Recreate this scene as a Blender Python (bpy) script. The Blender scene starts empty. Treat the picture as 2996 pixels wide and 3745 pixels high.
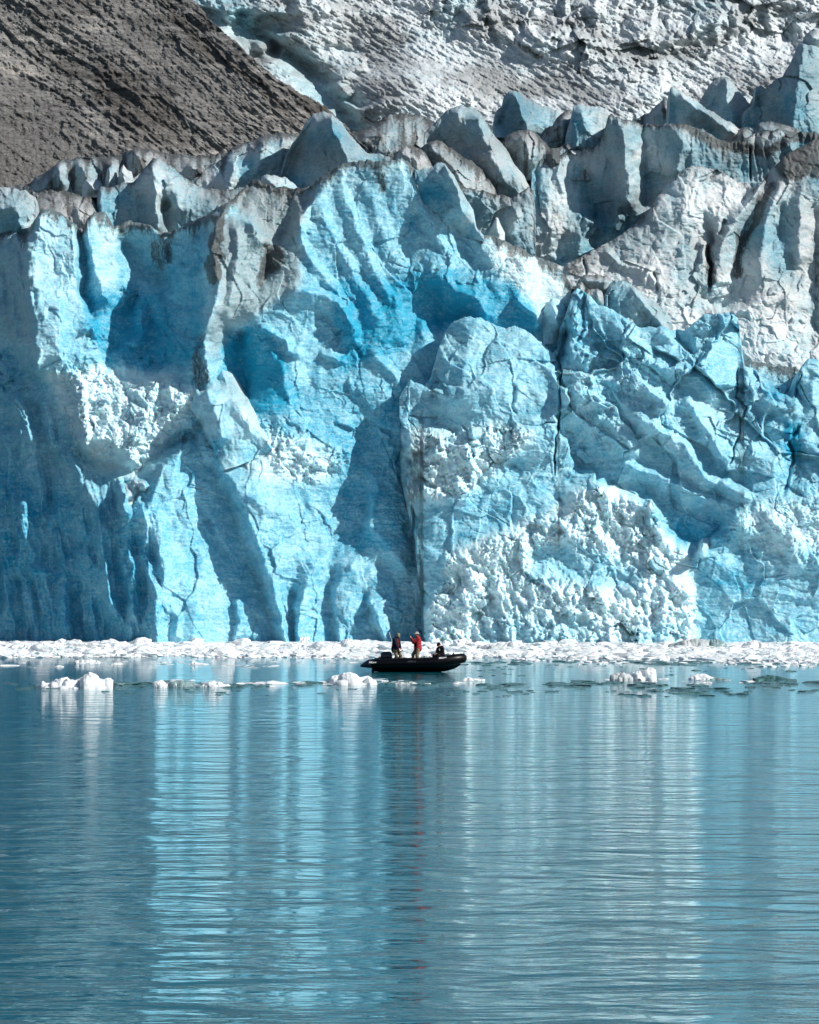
import bpy, bmesh, math, random
import numpy as np
from mathutils import Vector, Matrix, noise as mnoise

random.seed(7)
SC = bpy.context.scene
COL = SC.collection
R = math.radians

# ------------------------------------------------------------------ camera geometry
F, CX, CY, HZ, H = 12530.0, 1498.0, 1872.5, 2200.0, 3.7
PITCH = math.atan((HZ - CY) / F)
CP, SP = math.cos(PITCH), math.sin(PITCH)
Q = 1.0


def P(px, py, Y):
    """world point at forward distance Y seen in direction of photo pixel (px, py)"""
    x = (px - CX) / F
    y = (CY - py) / F
    s = Y / (CP - y * SP)
    return x * s, Y + 0 * s, H + (SP + y * CP) * s


def dist_of_row(py):
    return H * F / (py - HZ)


# frames in which outlines were measured
def fr(x0, y0, s):
    return lambda pts: [(x0 + p[0] * s, y0 + p[1] * s) + tuple(p[2:]) for p in pts]


O_ = fr(0, 0, 1.7368)
T1 = fr(0, 0, .8696)
T2 = fr(1500, 0, .8672)
M1 = fr(0, 600, .8696)
M2 = fr(1500, 600, .8672)
B1 = fr(0, 1400, .8696)
B2 = fr(1500, 1400, .8672)

# ------------------------------------------------------------------ noise
M32 = np.uint32(0xffffffff)


def _h(ix, iy, iz, seed):
    with np.errstate(over='ignore'):
        h = (ix.astype(np.int64).astype(np.uint32) * np.uint32(374761393)
             + iy.astype(np.int64).astype(np.uint32) * np.uint32(668265263)
             + iz.astype(np.int64).astype(np.uint32) * np.uint32(2147483647 - 58)
             + np.uint32((seed * 974634777 + 12345) & 0xffffffff))
        h = (h ^ (h >> np.uint32(13))) * np.uint32(1274126177)
        h = (h ^ (h >> np.uint32(15))) * np.uint32(2246822519)
        h = h ^ (h >> np.uint32(14))
    return h


def hf(ix, iy, iz, seed):
    return (_h(ix, iy, iz, seed) & np.uint32(0xffffff)).astype(np.float64) / float(0xffffff)


def perlin2(x, y, seed=0):
    x = np.asarray(x, float); y = np.asarray(y, float)
    ix = np.floor(x); iy = np.floor(y)
    fx = x - ix; fy = y - iy
    u = fx * fx * fx * (fx * (fx * 6 - 15) + 10); v = fy * fy * fy * (fy * (fy * 6 - 15) + 10)
    z = np.zeros_like(ix)

    def g(dx, dy):
        a = hf(ix + dx, iy + dy, z, seed) * 2 * np.pi
        return np.cos(a) * (fx - dx) + np.sin(a) * (fy - dy)
    a = g(0, 0) * (1 - u) + g(1, 0) * u
    b = g(0, 1) * (1 - u) + g(1, 1) * u
    return (a * (1 - v) + b * v) * 1.5


def fbm(x, y, octs=4, seed=0, gain=.5, lac=2.03):
    s = 0; a = 1
    for k in range(octs):
        s = s + a * perlin2(x, y, seed + k * 17); x = x * lac + 3.1; y = y * lac - 1.7; a *= gain
    return s


def ridged(x, y, octs=4, seed=0, gain=.5, lac=2.05):
    s = 0; a = 1
    for k in range(octs):
        s = s + a * (1 - 2 * np.abs(perlin2(x, y, seed + k * 13))); x = x * lac + 5.3; y = y * lac + 2.2; a *= gain
    return s


def blocks(x, y, seed=0, tilt=1.0, fade=.05):
    """angular facets: every Voronoi cell is a tilted plane; returns height, border distance"""
    ix = np.floor(x); iy = np.floor(y); z = np.zeros_like(ix)
    best = np.full(x.shape, 1e9); sec = np.full(x.shape, 1e9); hh = np.zeros(x.shape)
    for dx in (-1, 0, 1):
        for dy in (-1, 0, 1):
            cx = ix + dx; cy = iy + dy
            px = cx + .5 + .9 * (hf(cx, cy, z, seed) - .5); py = cy + .5 + .9 * (hf(cx, cy, z, seed + 1) - .5)
            ax = x - px; ay = y - py
            d = ax * ax + ay * ay
            o = (hf(cx, cy, z, seed + 2) - .5) * .45
            gx = (hf(cx, cy, z, seed + 3) - .5) * 2 * tilt; gy = (hf(cx, cy, z, seed + 4) - .5) * 2 * tilt
            val = o + gx * ax + gy * ay
            m = d < best
            sec = np.where(m, best, np.minimum(sec, d))
            hh = np.where(m, val, hh); best = np.where(m, d, best)
    ed = np.sqrt(sec) - np.sqrt(best)
    return (hh * smooth(0, fade, ed) if fade > .02 else hh), ed, np.sqrt(best)


def smooth(a, b, x):
    t = np.clip((x - a) / (b - a), 0, 1)
    return t * t * (3 - 2 * t)


# ------------------------------------------------------------------ raster fields (photo-plan of the ice front)
class Field:
    def __init__(s, x0, y0, x1, y1, st=6.0):
        s.x0, s.y0, s.st = x0, y0, st
        s.w = int((x1 - x0) / st) + 2; s.h = int((y1 - y0) / st) + 2
        s.v = np.zeros((s.h, s.w)); s.c = np.zeros((s.h, s.w))

    def line(s, pts):
        for a, b in zip(pts[:-1], pts[1:]):
            n = int(max(abs(a[0] - b[0]), abs(a[1] - b[1])) / s.st * 1.5) + 1
            for k in range(n + 1):
                t = k / n
                s._pt(a[0] + (b[0] - a[0]) * t, a[1] + (b[1] - a[1]) * t, a[2] + (b[2] - a[2]) * t)
        if len(pts) == 1:
            for dx in (-1, 0, 1):
                for dy in (-1, 0, 1):
                    s._pt(pts[0][0] + dx * s.st, pts[0][1] + dy * s.st, pts[0][2])

    def _pt(s, x, y, d):
        i = int(round((y - s.y0) / s.st)); j = int(round((x - s.x0) / s.st))
        if 0 <= i < s.h and 0 <= j < s.w:
            s.v[i, j] += d; s.c[i, j] += 1

    def solve(s, blur=1):
        v, c = s.v, s.c
        pyr = [(v.copy(), c.copy())]
        while min(pyr[-1][0].shape) > 4:
            a, b = pyr[-1]
            h2, w2 = (a.shape[0] + 1) // 2, (a.shape[1] + 1) // 2
            A = np.zeros((h2 * 2, w2 * 2)); B = np.zeros_like(A)
            A[:a.shape[0], :a.shape[1]] = a; B[:a.shape[0], :a.shape[1]] = b
            pyr.append((A.reshape(h2, 2, w2, 2).sum((1, 3)), B.reshape(h2, 2, w2, 2).sum((1, 3))))
        a, b = pyr[-1]
        u = np.full(a.shape, a.sum() / max(b.sum(), 1))
        for lv in range(len(pyr) - 1, -1, -1):
            a, b = pyr[lv]
            if u.shape != a.shape:
                h, w = a.shape
                yy = np.clip((np.arange(h) + .5) / 2 - .5, 0, u.shape[0] - 1); xx = np.clip((np.arange(w) + .5) / 2 - .5, 0, u.shape[1] - 1)
                u = bil(u, xx[None, :] + 0 * yy[:, None], yy[:, None] + 0 * xx[None, :])
            m = b > 0
            k = np.where(m, a / np.maximum(b, 1), 0)
            for it in range(60 if lv else 50):
                p = np.pad(u, 1, mode='edge')
                u = (p[:-2, 1:-1] + p[2:, 1:-1] + p[1:-1, :-2] + p[1:-1, 2:]) * .25
                u[m] = k[m]
        s.u = blurf(u, blur)
        return s

    def at(s, px, py):
        return bil(s.u, (px - s.x0) / s.st, (py - s.y0) / s.st)


def blurf(u, n):
    for _ in range(n):
        p = np.pad(u, 1, mode='edge')
        u = (p[:-2] + 2 * p[1:-1] + p[2:])[:, 1:-1] * .25
        p = np.pad(u, 1, mode='edge')
        u = (p[:, :-2] + 2 * p[:, 1:-1] + p[:, 2:])[1:-1] * .25
    return u


def bil(u, x, y):
    x = np.clip(x, 0, u.shape[1] - 1.001); y = np.clip(y, 0, u.shape[0] - 1.001)
    i = y.astype(int); j = x.astype(int); fx = x - j; fy = y - i
    return (u[i, j] * (1 - fx) + u[i, j + 1] * fx) * (1 - fy) + (u[i + 1, j] * (1 - fx) + u[i + 1, j + 1] * fx) * fy


def inpoly(px, py, poly):
    r = np.zeros(px.shape, bool)
    n = len(poly)
    for k in range(n):
        x1, y1 = poly[k][:2]; x2, y2 = poly[(k + 1) % n][:2]
        if y1 == y2: continue
        c = ((y1 > py) != (y2 > py)) & (px < (x2 - x1) * (py - y1) / (y2 - y1) + x1)
        r ^= c
    return r


class Paint:
    """soft region masks: value at a pixel"""
    def __init__(s, x0, y0, x1, y1, base, st=8.0):
        s.x0, s.y0, s.st = x0, y0, st
        w = int((x1 - x0) / st) + 2; h = int((y1 - y0) / st) + 2
        s.X, s.Y = np.meshgrid(x0 + np.arange(w) * st, y0 + np.arange(h) * st)
        s.u = np.full((h, w), float(base))

    def poly(s, pts, val, feather=3):
        m = blurf(inpoly(s.X, s.Y, pts).astype(float), feather)
        s.u = s.u * (1 - m) + val * m
        return s

    def at(s, px, py):
        return bil(s.u, (px - s.x0) / s.st, (py - s.y0) / s.st)


def dist_line(px, py, pts):
    """distance to polyline, signed side (+ right of travel direction in image), param 0..1"""
    best = np.full(px.shape, 1e9); side = np.zeros(px.shape); par = np.zeros(px.shape)
    L = sum(math.hypot(b[0] - a[0], b[1] - a[1]) for a, b in zip(pts[:-1], pts[1:])); acc = 0
    for a, b in zip(pts[:-1], pts[1:]):
        dx, dy = b[0] - a[0], b[1] - a[1]; l2 = dx * dx + dy * dy
        t = np.clip(((px - a[0]) * dx + (py - a[1]) * dy) / l2, 0, 1)
        ex = px - a[0] - t * dx; ey = py - a[1] - t * dy
        d = np.hypot(ex, ey); m = d < best
        best = np.where(m, d, best); side = np.where(m, np.sign(dx * ey - dy * ex), side)
        par = np.where(m, (acc + t * math.sqrt(l2)) / L, par); acc += math.sqrt(l2)
    return best, side, par


def stroke(px, py, pts, h, wl, wr, sharp=1.0):
    """ridge (h>0: towards the viewer) with different widths on its two sides"""
    xs = [p[0] for p in pts]; ys = [p[1] for p in pts]; m = max(wl, wr)
    sel = (px > min(xs) - m) & (px < max(xs) + m) & (py > min(ys) - m) & (py < max(ys) + m)
    out = np.zeros(px.shape)
    if not sel.any(): return out
    d, s, t = dist_line(px[sel], py[sel], pts)
    w = np.where(s > 0, wr, wl)
    e = np.clip(1 - d / w, 0, 1)
    prof = np.where(e > .86, .86 + .5 * (e - .86), e) if h > 0 else e * e * (3 - 2 * e)
    prof = prof * (.4 + .6 * smooth(0, .35, e))
    out[sel] = -h * prof * np.clip(np.minimum(t, 1 - t) * 8 + .15, 0, 1)
    return out


# ------------------------------------------------------------------ mesh from grids
def grid_mesh(name, X, Y, Z, mat, cols=None, parent=None, flip=False, smooth_=True):
    n, m = X.shape
    me = bpy.data.meshes.new(name)
    co = np.stack([X, Y, Z], -1).reshape(-1, 3).astype(np.float32)
    idx = np.arange(n * m).reshape(n, m)
    q = np.stack([idx[:-1, :-1], idx[1:, :-1], idx[1:, 1:], idx[:-1, 1:]], -1).reshape(-1, 4)
    if flip: q = q[:, ::-1]
    me.vertices.add(len(co)); me.vertices.foreach_set('co', co.ravel())
    me.loops.add(q.size); me.loops.foreach_set('vertex_index', q.ravel().astype(np.int32))
    me.polygons.add(len(q)); me.polygons.foreach_set('loop_start', np.arange(0, q.size, 4, dtype=np.int32))
    try: me.polygons.foreach_set('loop_total', np.full(len(q), 4, dtype=np.int32))
    except Exception: pass
    me.polygons.foreach_set('use_smooth', np.full(len(q), smooth_))
    me.update(calc_edges=True)
    if cols is not None:
        at = me.color_attributes.new('tint', 'FLOAT_COLOR', 'POINT')
        c = np.ones((n * m, 4), np.float32)
        for k in range(len(cols)): c[:, k] = np.broadcast_to(cols[k], (n, m)).ravel()
        at.data.foreach_set('color', c.ravel())
    me.materials.append(mat)
    o = bpy.data.objects.new(name, me); COL.objects.link(o)
    if parent: o.parent = parent
    return o


def tag(o, label=None, cat=None, group=None, kind=None):
    if label: o['label'] = label
    if cat: o['category'] = cat
    if group: o['group'] = group
    if kind: o['kind'] = kind
    return o


def interp(pts, x):
    return np.interp(x, [p[0] for p in pts], [p[1] for p in pts])


def mass(name, top, bottom, base, lean, depth, mat, tint, st=3.0, thick=6.0, jag=5.0, seed=0, detail=None, nrow=None, drop=.12, z0=0):
    """One body of ice. top/bottom: outline lines (photo px); depth(px,py): relief in m;
    detail(X,Z,px,py): finer relief in m. Closed with a top, sides and a back of its own thickness."""
    st = st / Q
    xa, xb = top[0][0], top[-1][0]
    n = max(8, int((xb - xa) / st))
    cx = np.linspace(xa, xb, n)
    tp = interp(top, cx); bt = interp(bottom, cx)
    sc = base / F
    wx = (cx - CX) * sc
    j = fbm(wx * 1.3, wx * 0 + seed * 3.3, 5, seed, .6) * jag
    edge = smooth(0, 25, np.minimum(cx - xa, xb - cx))
    tp = np.minimum(tp + j * edge, bt - .5)
    rows = nrow or max(8, int(np.max(bt - tp) / st))
    t = np.linspace(0, 1, rows)[:, None]
    px = np.broadcast_to(cx[None, :], (rows, n)).copy()
    py = tp[None, :] * (1 - t) + bt[None, :] * t
    zn = H + (HZ - py) * sc; xn = (px - CX) * sc
    Yd = base + lean * (zn - z0) + depth(px, py)
    if detail is not None: Yd = Yd + detail(xn, zn, px, py)
    # rounded shoulder at the very top
    Yd = Yd + .45 * np.exp(-(py - tp[None, :]) / 9.0)
    X, Y, Z = P(px, py, Yd)
    ks = 9
    kb = []
    s = (np.arange(1, ks + 1) / ks)[::-1][:, None]
    X0, Y0, Z0 = X[0:1], Y[0:1], Z[0:1]
    bn = fbm(X0 * .6 + 0 * s, s * 3 + seed, 3, seed + 5) * .35
    Xt = X0 + 0 * s; Yt = Y0 + thick * s; Zt = Z0 - thick * drop * s ** 1.5 - .25 * np.sqrt(s) + bn * s
    Zlow = Z[-1:, :] - 1.0
    Xb = X0; Yb = Y0 + thick * 1.05; Zb = np.minimum(Zlow, Z0 - .5)
    XX = np.vstack([Xb, Xt, X]); YY = np.vstack([Yb, Yt, Y]); ZZ = np.vstack([Zb, Zt, Z])
    tt = tint(px, py, xn, zn, py - tp[None, :])
    tt = [np.vstack([np.repeat(np.broadcast_to(a, px.shape)[0:1], ks + 1, 0), np.broadcast_to(a, px.shape)]) for a in tt]
    # side walls
    def side(c, sgn):
        return (XX[:, c:c + 1] + sgn * .02, np.maximum(YY[:, c:c + 1], Yb[:, c:c + 1].max()), ZZ[:, c:c + 1])
    L = side(0, -1); RR = side(XX.shape[1] - 1, 1)
    XX = np.hstack([L[0], XX, RR[0]]); YY = np.hstack([L[1], YY, RR[1]]); ZZ = np.hstack([L[2], ZZ, RR[2]])
    tt = [np.hstack([a[:, :1], a, a[:, -1:]]) for a in tt]
    return grid_mesh(name, XX, YY, ZZ, mat, tt)


# ------------------------------------------------------------------ node helpers
def newmat(name):
    m = bpy.data.materials.new(name); m.use_nodes = True
    nt = m.node_tree; nt.nodes.clear()
    out = nt.nodes.new('ShaderNodeOutputMaterial'); bs = nt.nodes.new('ShaderNodeBsdfPrincipled')
    nt.links.new(bs.outputs[0], out.inputs[0])
    return m, nt, bs


def N(nt, t, **kw):
    n = nt.nodes.new(t)
    for k, v in kw.items():
        if k.startswith('i_'): n.inputs[k[2:].replace('_', ' ')].default_value = v
        else: setattr(n, k, v)
    return n


def lk(nt, a, b): nt.links.new(a, b)


def noise_node(nt, vec, scale, detail=4, rough=.55, dist=0.0):
    n = N(nt, 'ShaderNodeTexNoise'); n.inputs['Scale'].default_value = scale
    n.inputs['Detail'].default_value = detail; n.inputs['Roughness'].default_value = rough
    n.inputs['Distortion'].default_value = dist
    lk(nt, vec, n.inputs['Vector']); return n.outputs['Fac']


def ramp(nt, fac, stops):
    r = N(nt, 'ShaderNodeValToRGB'); lk(nt, fac, r.inputs[0])
    e = r.color_ramp.elements
    while len(e) < len(stops): e.new(.5)
    for k, (p, c) in enumerate(stops):
        e[k].position = p; e[k].color = (c, c, c, 1) if isinstance(c, (int, float)) else (*c, 1)
    return r.outputs[0]


def mathn(nt, op, a, b=None, clamp=False):
    n = N(nt, 'ShaderNodeMath', operation=op, use_clamp=clamp)
    for k, v in enumerate((a, b)):
        if v is None: continue
        if isinstance(v, (int, float)): n.inputs[k].default_value = v
        else: lk(nt, v, n.inputs[k])
    return n.outputs[0]


def mixc(nt, fac, a, b, mode='MIX'):
    n = N(nt, 'ShaderNodeMix', data_type='RGBA', blend_type=mode)
    if isinstance(fac, (int, float)): n.inputs[0].default_value = fac
    else: lk(nt, fac, n.inputs[0])
    for k, v in ((6, a), (7, b)):
        if isinstance(v, tuple): n.inputs[k].default_value = (*v, 1)
        else: lk(nt, v, n.inputs[k])
    return n.outputs[2]


def mapping(nt, vec, scale=(1, 1, 1), rot=(0, 0, 0)):
    m = N(nt, 'ShaderNodeMapping'); m.inputs['Scale'].default_value = scale; m.inputs['Rotation'].default_value = rot
    lk(nt, vec, m.inputs[0]); return m.outputs[0]


def coords(nt):
    return N(nt, 'ShaderNodeTexCoord').outputs['Object']


# ------------------------------------------------------------------ materials
def ice_material(name, white=(.68, .83, .86), blue=(.015, .315, .485), grey=(.22, .26, .27), rough=.42, bump=.3, scale=1.0, sss=.5):
    m, nt, bs = newmat(name)
    v = coords(nt)
    at = N(nt, 'ShaderNodeAttribute', attribute_name='tint')
    sep = N(nt, 'ShaderNodeSeparateColor'); lk(nt, at.outputs['Color'], sep.inputs[0])
    b, d, g = sep.outputs
    w1 = noise_node(nt, mapping(nt, v, (.5 * scale, .4 * scale, .5 * scale)), 1.0, 5, .6, .6)
    # layering of the ice: thin, slightly wavy, near-horizontal bands of bluer and paler ice
    st = noise_node(nt, mapping(nt, v, (.35 * scale, .35 * scale, 1.9 * scale), (0, R(13), 0)), 1.0, 8, .72, 1.6)
    sp = noise_node(nt, mapping(nt, v, (3.6 * scale, 3 * scale, 4.4 * scale), (0, R(20), 0)), 1.0, 6, .78, .4)
    f = mathn(nt, 'ADD', b, mathn(nt, 'MULTIPLY', mathn(nt, 'SUBTRACT', w1, .5), .7))
    f = mathn(nt, 'ADD', f, mathn(nt, 'MULTIPLY', mathn(nt, 'SUBTRACT', st, .5), .75))
    f = mathn(nt, 'ADD', f, mathn(nt, 'MULTIPLY', mathn(nt, 'SUBTRACT', sp, .5), 1.3), True)
    mid = tuple(.5 * a + .5 * c for a, c in zip(white, blue)); mid = (mid[0] * 1.0, mid[1] * 1.08, mid[2] * 1.06)
    base = ramp(nt, f, [(.0, white), (.48, mid), (1.0, blue)])
    g2 = mathn(nt, 'MULTIPLY', g, mathn(nt, 'ADD', mathn(nt, 'MULTIPLY', sp, .9), .45), True)
    base = mixc(nt, g2, base, grey)
    dn = noise_node(nt, mapping(nt, v, (3.6 * scale, 3.6 * scale, .9 * scale)), 1.0, 8, .78, .4)
    df = mathn(nt, 'ADD', mathn(nt, 'MULTIPLY', d, 1.75), mathn(nt, 'MULTIPLY', mathn(nt, 'SUBTRACT', dn, .5), 2.4))
    df = mathn(nt, 'MULTIPLY', mathn(nt, 'SUBTRACT', df, .5), 2.2, True)
    df = mathn(nt, 'MULTIPLY', df, .84)
    base = mixc(nt, df, base, (.05, .05, .048))
    lk(nt, base, bs.inputs['Base Color'])
    bs.inputs['Roughness'].default_value = rough
    bs.inputs['IOR'].default_value = 1.31
    if sss:   # light soaks into ice and comes out blue
        bs.inputs['Subsurface Weight'].default_value = sss; bs.inputs['Subsurface Scale'].default_value = .4
        bs.inputs['Subsurface Radius'].default_value = (.1, .6, 1.0)
    bn = noise_node(nt, mapping(nt, v, (2.6 * scale,) * 3), 1.0, 8, .62, .3)
    bn2 = noise_node(nt, mapping(nt, v, (.9 * scale, .9 * scale, 6.0 * scale), (0, R(12), 0)), 1.0, 6, .6, 1.2)
    bp = N(nt, 'ShaderNodeBump'); bp.inputs['Strength'].default_value = bump; bp.inputs['Distance'].default_value = .35 / scale
    lk(nt, mathn(nt, 'ADD', mathn(nt, 'MULTIPLY', bn, .55), mathn(nt, 'MULTIPLY', bn2, .6)), bp.inputs['Height']); lk(nt, bp.outputs[0], bs.inputs['Normal'])
    return m


def plain(name, col, rough=.6, metal=0, spec=.5, nscale=30, var=.25, bump=0.0):
    m, nt, bs = newmat(name)
    f = noise_node(nt, coords(nt), nscale, 5, .6)
    dark = tuple(c * (1 - var) for c in col); lite = tuple(min(1, c * (1 + var)) for c in col)
    lk(nt, mixc(nt, f, dark, lite), bs.inputs['Base Color'])
    bs.inputs['Roughness'].default_value = rough; bs.inputs['Metallic'].default_value = metal
    bs.inputs['Specular IOR Level'].default_value = spec
    if bump:
        bp = N(nt, 'ShaderNodeBump'); bp.inputs['Strength'].default_value = bump; bp.inputs['Distance'].default_value = .02
        lk(nt, f, bp.inputs['Height']); lk(nt, bp.outputs[0], bs.inputs['Normal'])
    return m
# ================================================================== THE ICE FRONT
ICE = ice_material('glacier_ice')
GREY_ICE = ice_material('weathered_ice', white=(.62, .66, .67), blue=(.03, .26, .38), grey=(.17, .18, .185), rough=.5, sss=.3)
FAR_ICE = ice_material('distant_ice', white=(.62, .66, .68), blue=(.06, .27, .36), grey=(.27, .285, .29), rough=.6, scale=.5, bump=.5, sss=0)

# ---- relief of the great front wall
fw = Field(-80, 560, 3080, 2420, 6)
for l in [
    # upper left, pillar and its shaded flank
    M1([(-90, 270, 9), (0, 280, 7), (80, 280, 5.5), (120, 300, 3)]), M1([(-90, 500, 9), (0, 500, 7.2)]), M1([(0, 720, 7), (40, 770, 6)]), M1([(70, 500, 4.5), (60, 700, 4.5)]),
    M1([(185, 200, 1), (150, 300, .5), (150, 450, 0), (158, 600, -.5), (152, 750, -1), (160, 850, -1.5)]),
    M1([(300, 235, 1.3), (312, 290, 1.5), (325, 400, 1.5), (320, 520, 1.5), (330, 580, 1.3), (380, 660, 1), (400, 740, 1.5), (330, 840, .5)]),
    M1([(335, 285, 5), (345, 400, 6), (350, 560, 6), (400, 645, 5)]),
    M1([(385, 215, 3), (372, 300, 2.6), (392, 450, 3.2), (440, 560, 3.6)]),
    M1([(470, 260, 4.4), (490, 400, 5), (505, 500, 5.5)]),
    M1([(540, 245, 5), (600, 260, 5), (655, 280, 5)]),
    M1([(530, 330, 8), (560, 420, 8.6), (620, 480, 9), (680, 500, 9)]), M1([(560, 560, 7), (520, 650, 6)]),
    M1([(690, 300, 5.5), (720, 380, 7), (715, 520, 7)]),
    M1([(600, 560, 5.6), (650, 540, 5.4), (700, 560, 5.6)]),
    M1([(955, 165, 0), (910, 260, -2), (885, 380, -3.6), (915, 460, -4.2), (915, 560, -4.2), (865, 690, -3.4), (850, 780, -2.4), (880, 900, -1.8), (870, 1000, -1.6)]),
    M1([(850, 250, 2.5), (790, 350, 3.4), (740, 470, 4.5), (730, 580, 4.4), (780, 600, 3.6), (830, 560, 1)]),
    M1([(620, 660, 5), (700, 720, 4)]), M1([(500, 750, 4.6), (440, 810, 3.6), (480, 890, 2.4), (570, 905, 2.2)]),
    M1([(560, 720, 4.2), (620, 830, 3.2)]),
    M1([(700, 820, 2.2), (770, 850, .8), (805, 930, -1)]),
    M1([(790, 700, 2), (840, 730, -1.5)]),
    M1([(1060, 250, -2.6), (1100, 330, -1.6), (1112, 420, -1), (1055, 500, -2.4), (1060, 620, -2)]),
    M1([(1180, 350, -.8), (1262, 400, -1), (1252, 500, -1.4), (1180, 570, -2.0), (1110, 580, -2), (1070, 640, -2.2)]),
    M1([(1110, 340, .2), (1125, 430, .4), (1090, 520, -.8)]),
    M1([(1065, 60, 2.2), (1030, 120, 2.6), (1010, 180, 2.4)]), M1([(1065, 60, 2.2), (1075, 170, 2.2), (1150, 310, 1.6)]),
    M1([(1200, 100, 3.6), (1230, 200, 3), (1180, 330, 1.6)]), M1([(1310, 90, 3), (1280, 190, 1.5)]),
    M1([(1345, 130, -.2), (1262, 215, -1), (1236, 300, -1), (1262, 400, -1)]),
    M1([(1420, 20, 0), (1340, 130, -.2)]),
    M1([(1300, 620, -1), (1400, 720, -.2), (1520, 900, .2)]), M1([(1500, 640, -.1), (1620, 700, .4), (1725, 760, .8)]),
    M1([(1610, 60, 0), (1640, 200, .2), (1725, 400, .6)]),
    # bowl right of the dirty rib
    M1([(965, 700, .8), (935, 800, 1.2), (925, 900, .8)]), M1([(1010, 720, 2.4), (1000, 850, 3), (1040, 960, 2.6)]),
    M1([(985, 695, -.2), (1080, 690, -1.2), (1140, 770, -1.6), (1190, 870, -1.8), (1218, 1000, -1.8)]),
    # lower left: flutes wall turned away from the sun
    M1([(-90, 760, 9), (0, 745, 7), (60, 805, 6), (115, 880, 4.6), (180, 960, 2.2)]),
    B1([(-90, 0, 8.6), (0, 20, 6.5), (70, 30, 4.8), (150, 120, 4.4), (215, 150, 2.6), (300, 70, .6)]),
    B1([(-90, 300, 9.5), (0, 300, 7.4), (100, 300, 6), (200, 300, 4.8), (300, 280, 2.2)]),
    B1([(-90, 700, 10.5), (0, 700, 8.5), (150, 700, 6.4), (300, 700, 4.4), (450, 700, 1.8), (600, 700, -1.6)]),
    B1([(-90, 1140, 12), (0, 1140, 9.6), (200, 1140, 6.6), (350, 1140, 4.2), (500, 1140, 1.3), (620, 1140, -1.8)]),
    # rubble shelf
    B1([(360, -40, 1.4), (500, -10, 1.4), (600, 0, 1.4), (700, -50, 1.2), (800, 0, .2)]),
    B1([(340, 240, -1.2), (450, 220, -1.4), (555, 330, -1.4), (550, 260, -1.8), (640, 200, -1.4), (750, 110, -1.2), (810, 190, -1.4)]),
    B1([(380, 330, 1.8), (470, 360, 1.6), (585, 380, 1.0), (690, 275, 1.2), (800, 240, 1.0), (850, 160, -.2)]),
    # ridge A and its sunlit face
    B1([(800, 250, -2.6), (720, 330, -3.2), (690, 345, -3.8), (640, 480, -4.4), (622, 540, -4.8), (650, 650, -4.8), (692, 780, -4.8), (690, 860, -4.8), (665, 1000, -4.8), (662, 1140, -4.8)]),
    B1([(775, 400, -2), (830, 560, -1.2), (900, 690, -.6), (960, 820, -.4), (1050, 950, -.2), (1100, 1140, -.2)]),
    # edge B, overhanging its shaded flank
    B1([(850, 100, -1.6), (890, 240, -2.4), (930, 350, -3.2), (1000, 450, -3.8), (1040, 560, -3.9), (1080, 680, -3.8), (1130, 800, -3.4), (1180, 960, -2.8), (1215, 1140, -2.4)]),
    B1([(850, 260, -1.2), (900, 370, -.4), (955, 470, .2), (1000, 580, .6), (1030, 690, .8), (1080, 810, 1), (1125, 960, 1), (1165, 1140, 1)]),
    B1([(1150, 290, -2), (1300, 300, -1.2), (1440, 300, -.4)]), B1([(1150, 600, -2.2), (1250, 650, -1.2), (1340, 720, -.4)]),
    B1([(1080, 100, -1.6), (1250, 60, -.8), (1400, 120, -.2)]), B1([(1220, 850, -1.2), (1250, 790, -.8)]),
    B1([(1500, 300, 1.0), (1560, 200, 1.2), (1680, 50, 1.4)]), B1([(1470, 450, 1.6), (1440, 620, 1.4)]), B1([(1540, 450, 1.6), (1530, 600, 1.5), (1450, 680, .8)]),
    B1([(1650, 390, .2), (1590, 430, -.4), (1570, 500, -.8), (1552, 600, -.9), (1600, 650, -.9), (1700, 780, -.6)]),
    B1([(1700, 400, .5), (1700, 600, .2)]), B1([(1600, 760, 1.0), (1690, 850, .2)]),
    B1([(1345, 735, -1.4), (1290, 850, -1.8), (1252, 960, -2), (1246, 1140, -2)]),
    B1([(1225, 880, .1), (1222, 1000, .5), (1226, 1140, .6)]),
    B1([(1400, 780, .2), (1385, 900, .5), (1395, 1000, .6), (1425, 1140, .6)]),
    B1([(1480, 760, -.9), (1412, 880, -1.1), (1408, 1000, -1.1), (1448, 1140, -1.2)]),
    B1([(1530, 880, .4), (1560, 1000, .8), (1625, 1140, .8)]),
    B1([(1555, 905, -1.2), (1580, 980, -1.2), (1645, 1140, -1.2)]), B1([(1650, 920, .0), (1670, 1140, .2)]),
    B1([(1725, 1140, .5), (3500, 1140, 1.5)]), B1([(1800, 700, 1.4), (3500, 700, 2)]), B1([(1800, 300, 1.4), (3500, 300, 3)]),
    # upper right part of the wall
    M2([(60, 100, -.2), (130, 205, -.2), (200, 215, .2)]), M2([(185, 235, 1.4), (230, 340, 1.8), (255, 410, 1.4)]), M2([(300, 290, -.2), (310, 380, -.2), (330, 440, .2)]),
    M2([(400, 330, .4), (520, 390, .6), (640, 450, .6), (700, 520, .8)]),
    M2([(90, 455, -.4), (190, 540, -1), (270, 555, -1), (335, 640, -.8)]), M2([(110, 520, 1.4), (125, 650, 2.6), (170, 650, 2.4), (230, 640, 2)]),
    M2([(400, 480, .2), (470, 600, -.2), (545, 680, .4)]), M2([(560, 600, 1), (570, 700, 1.6), (700, 700, 3)]),
    M2([(0, 800, .8), (80, 900, 1.2)]), M2([(800, 800, 4), (1800, 800, 6)]),
]: fw.line(l)
fw.solve(1)

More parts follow.
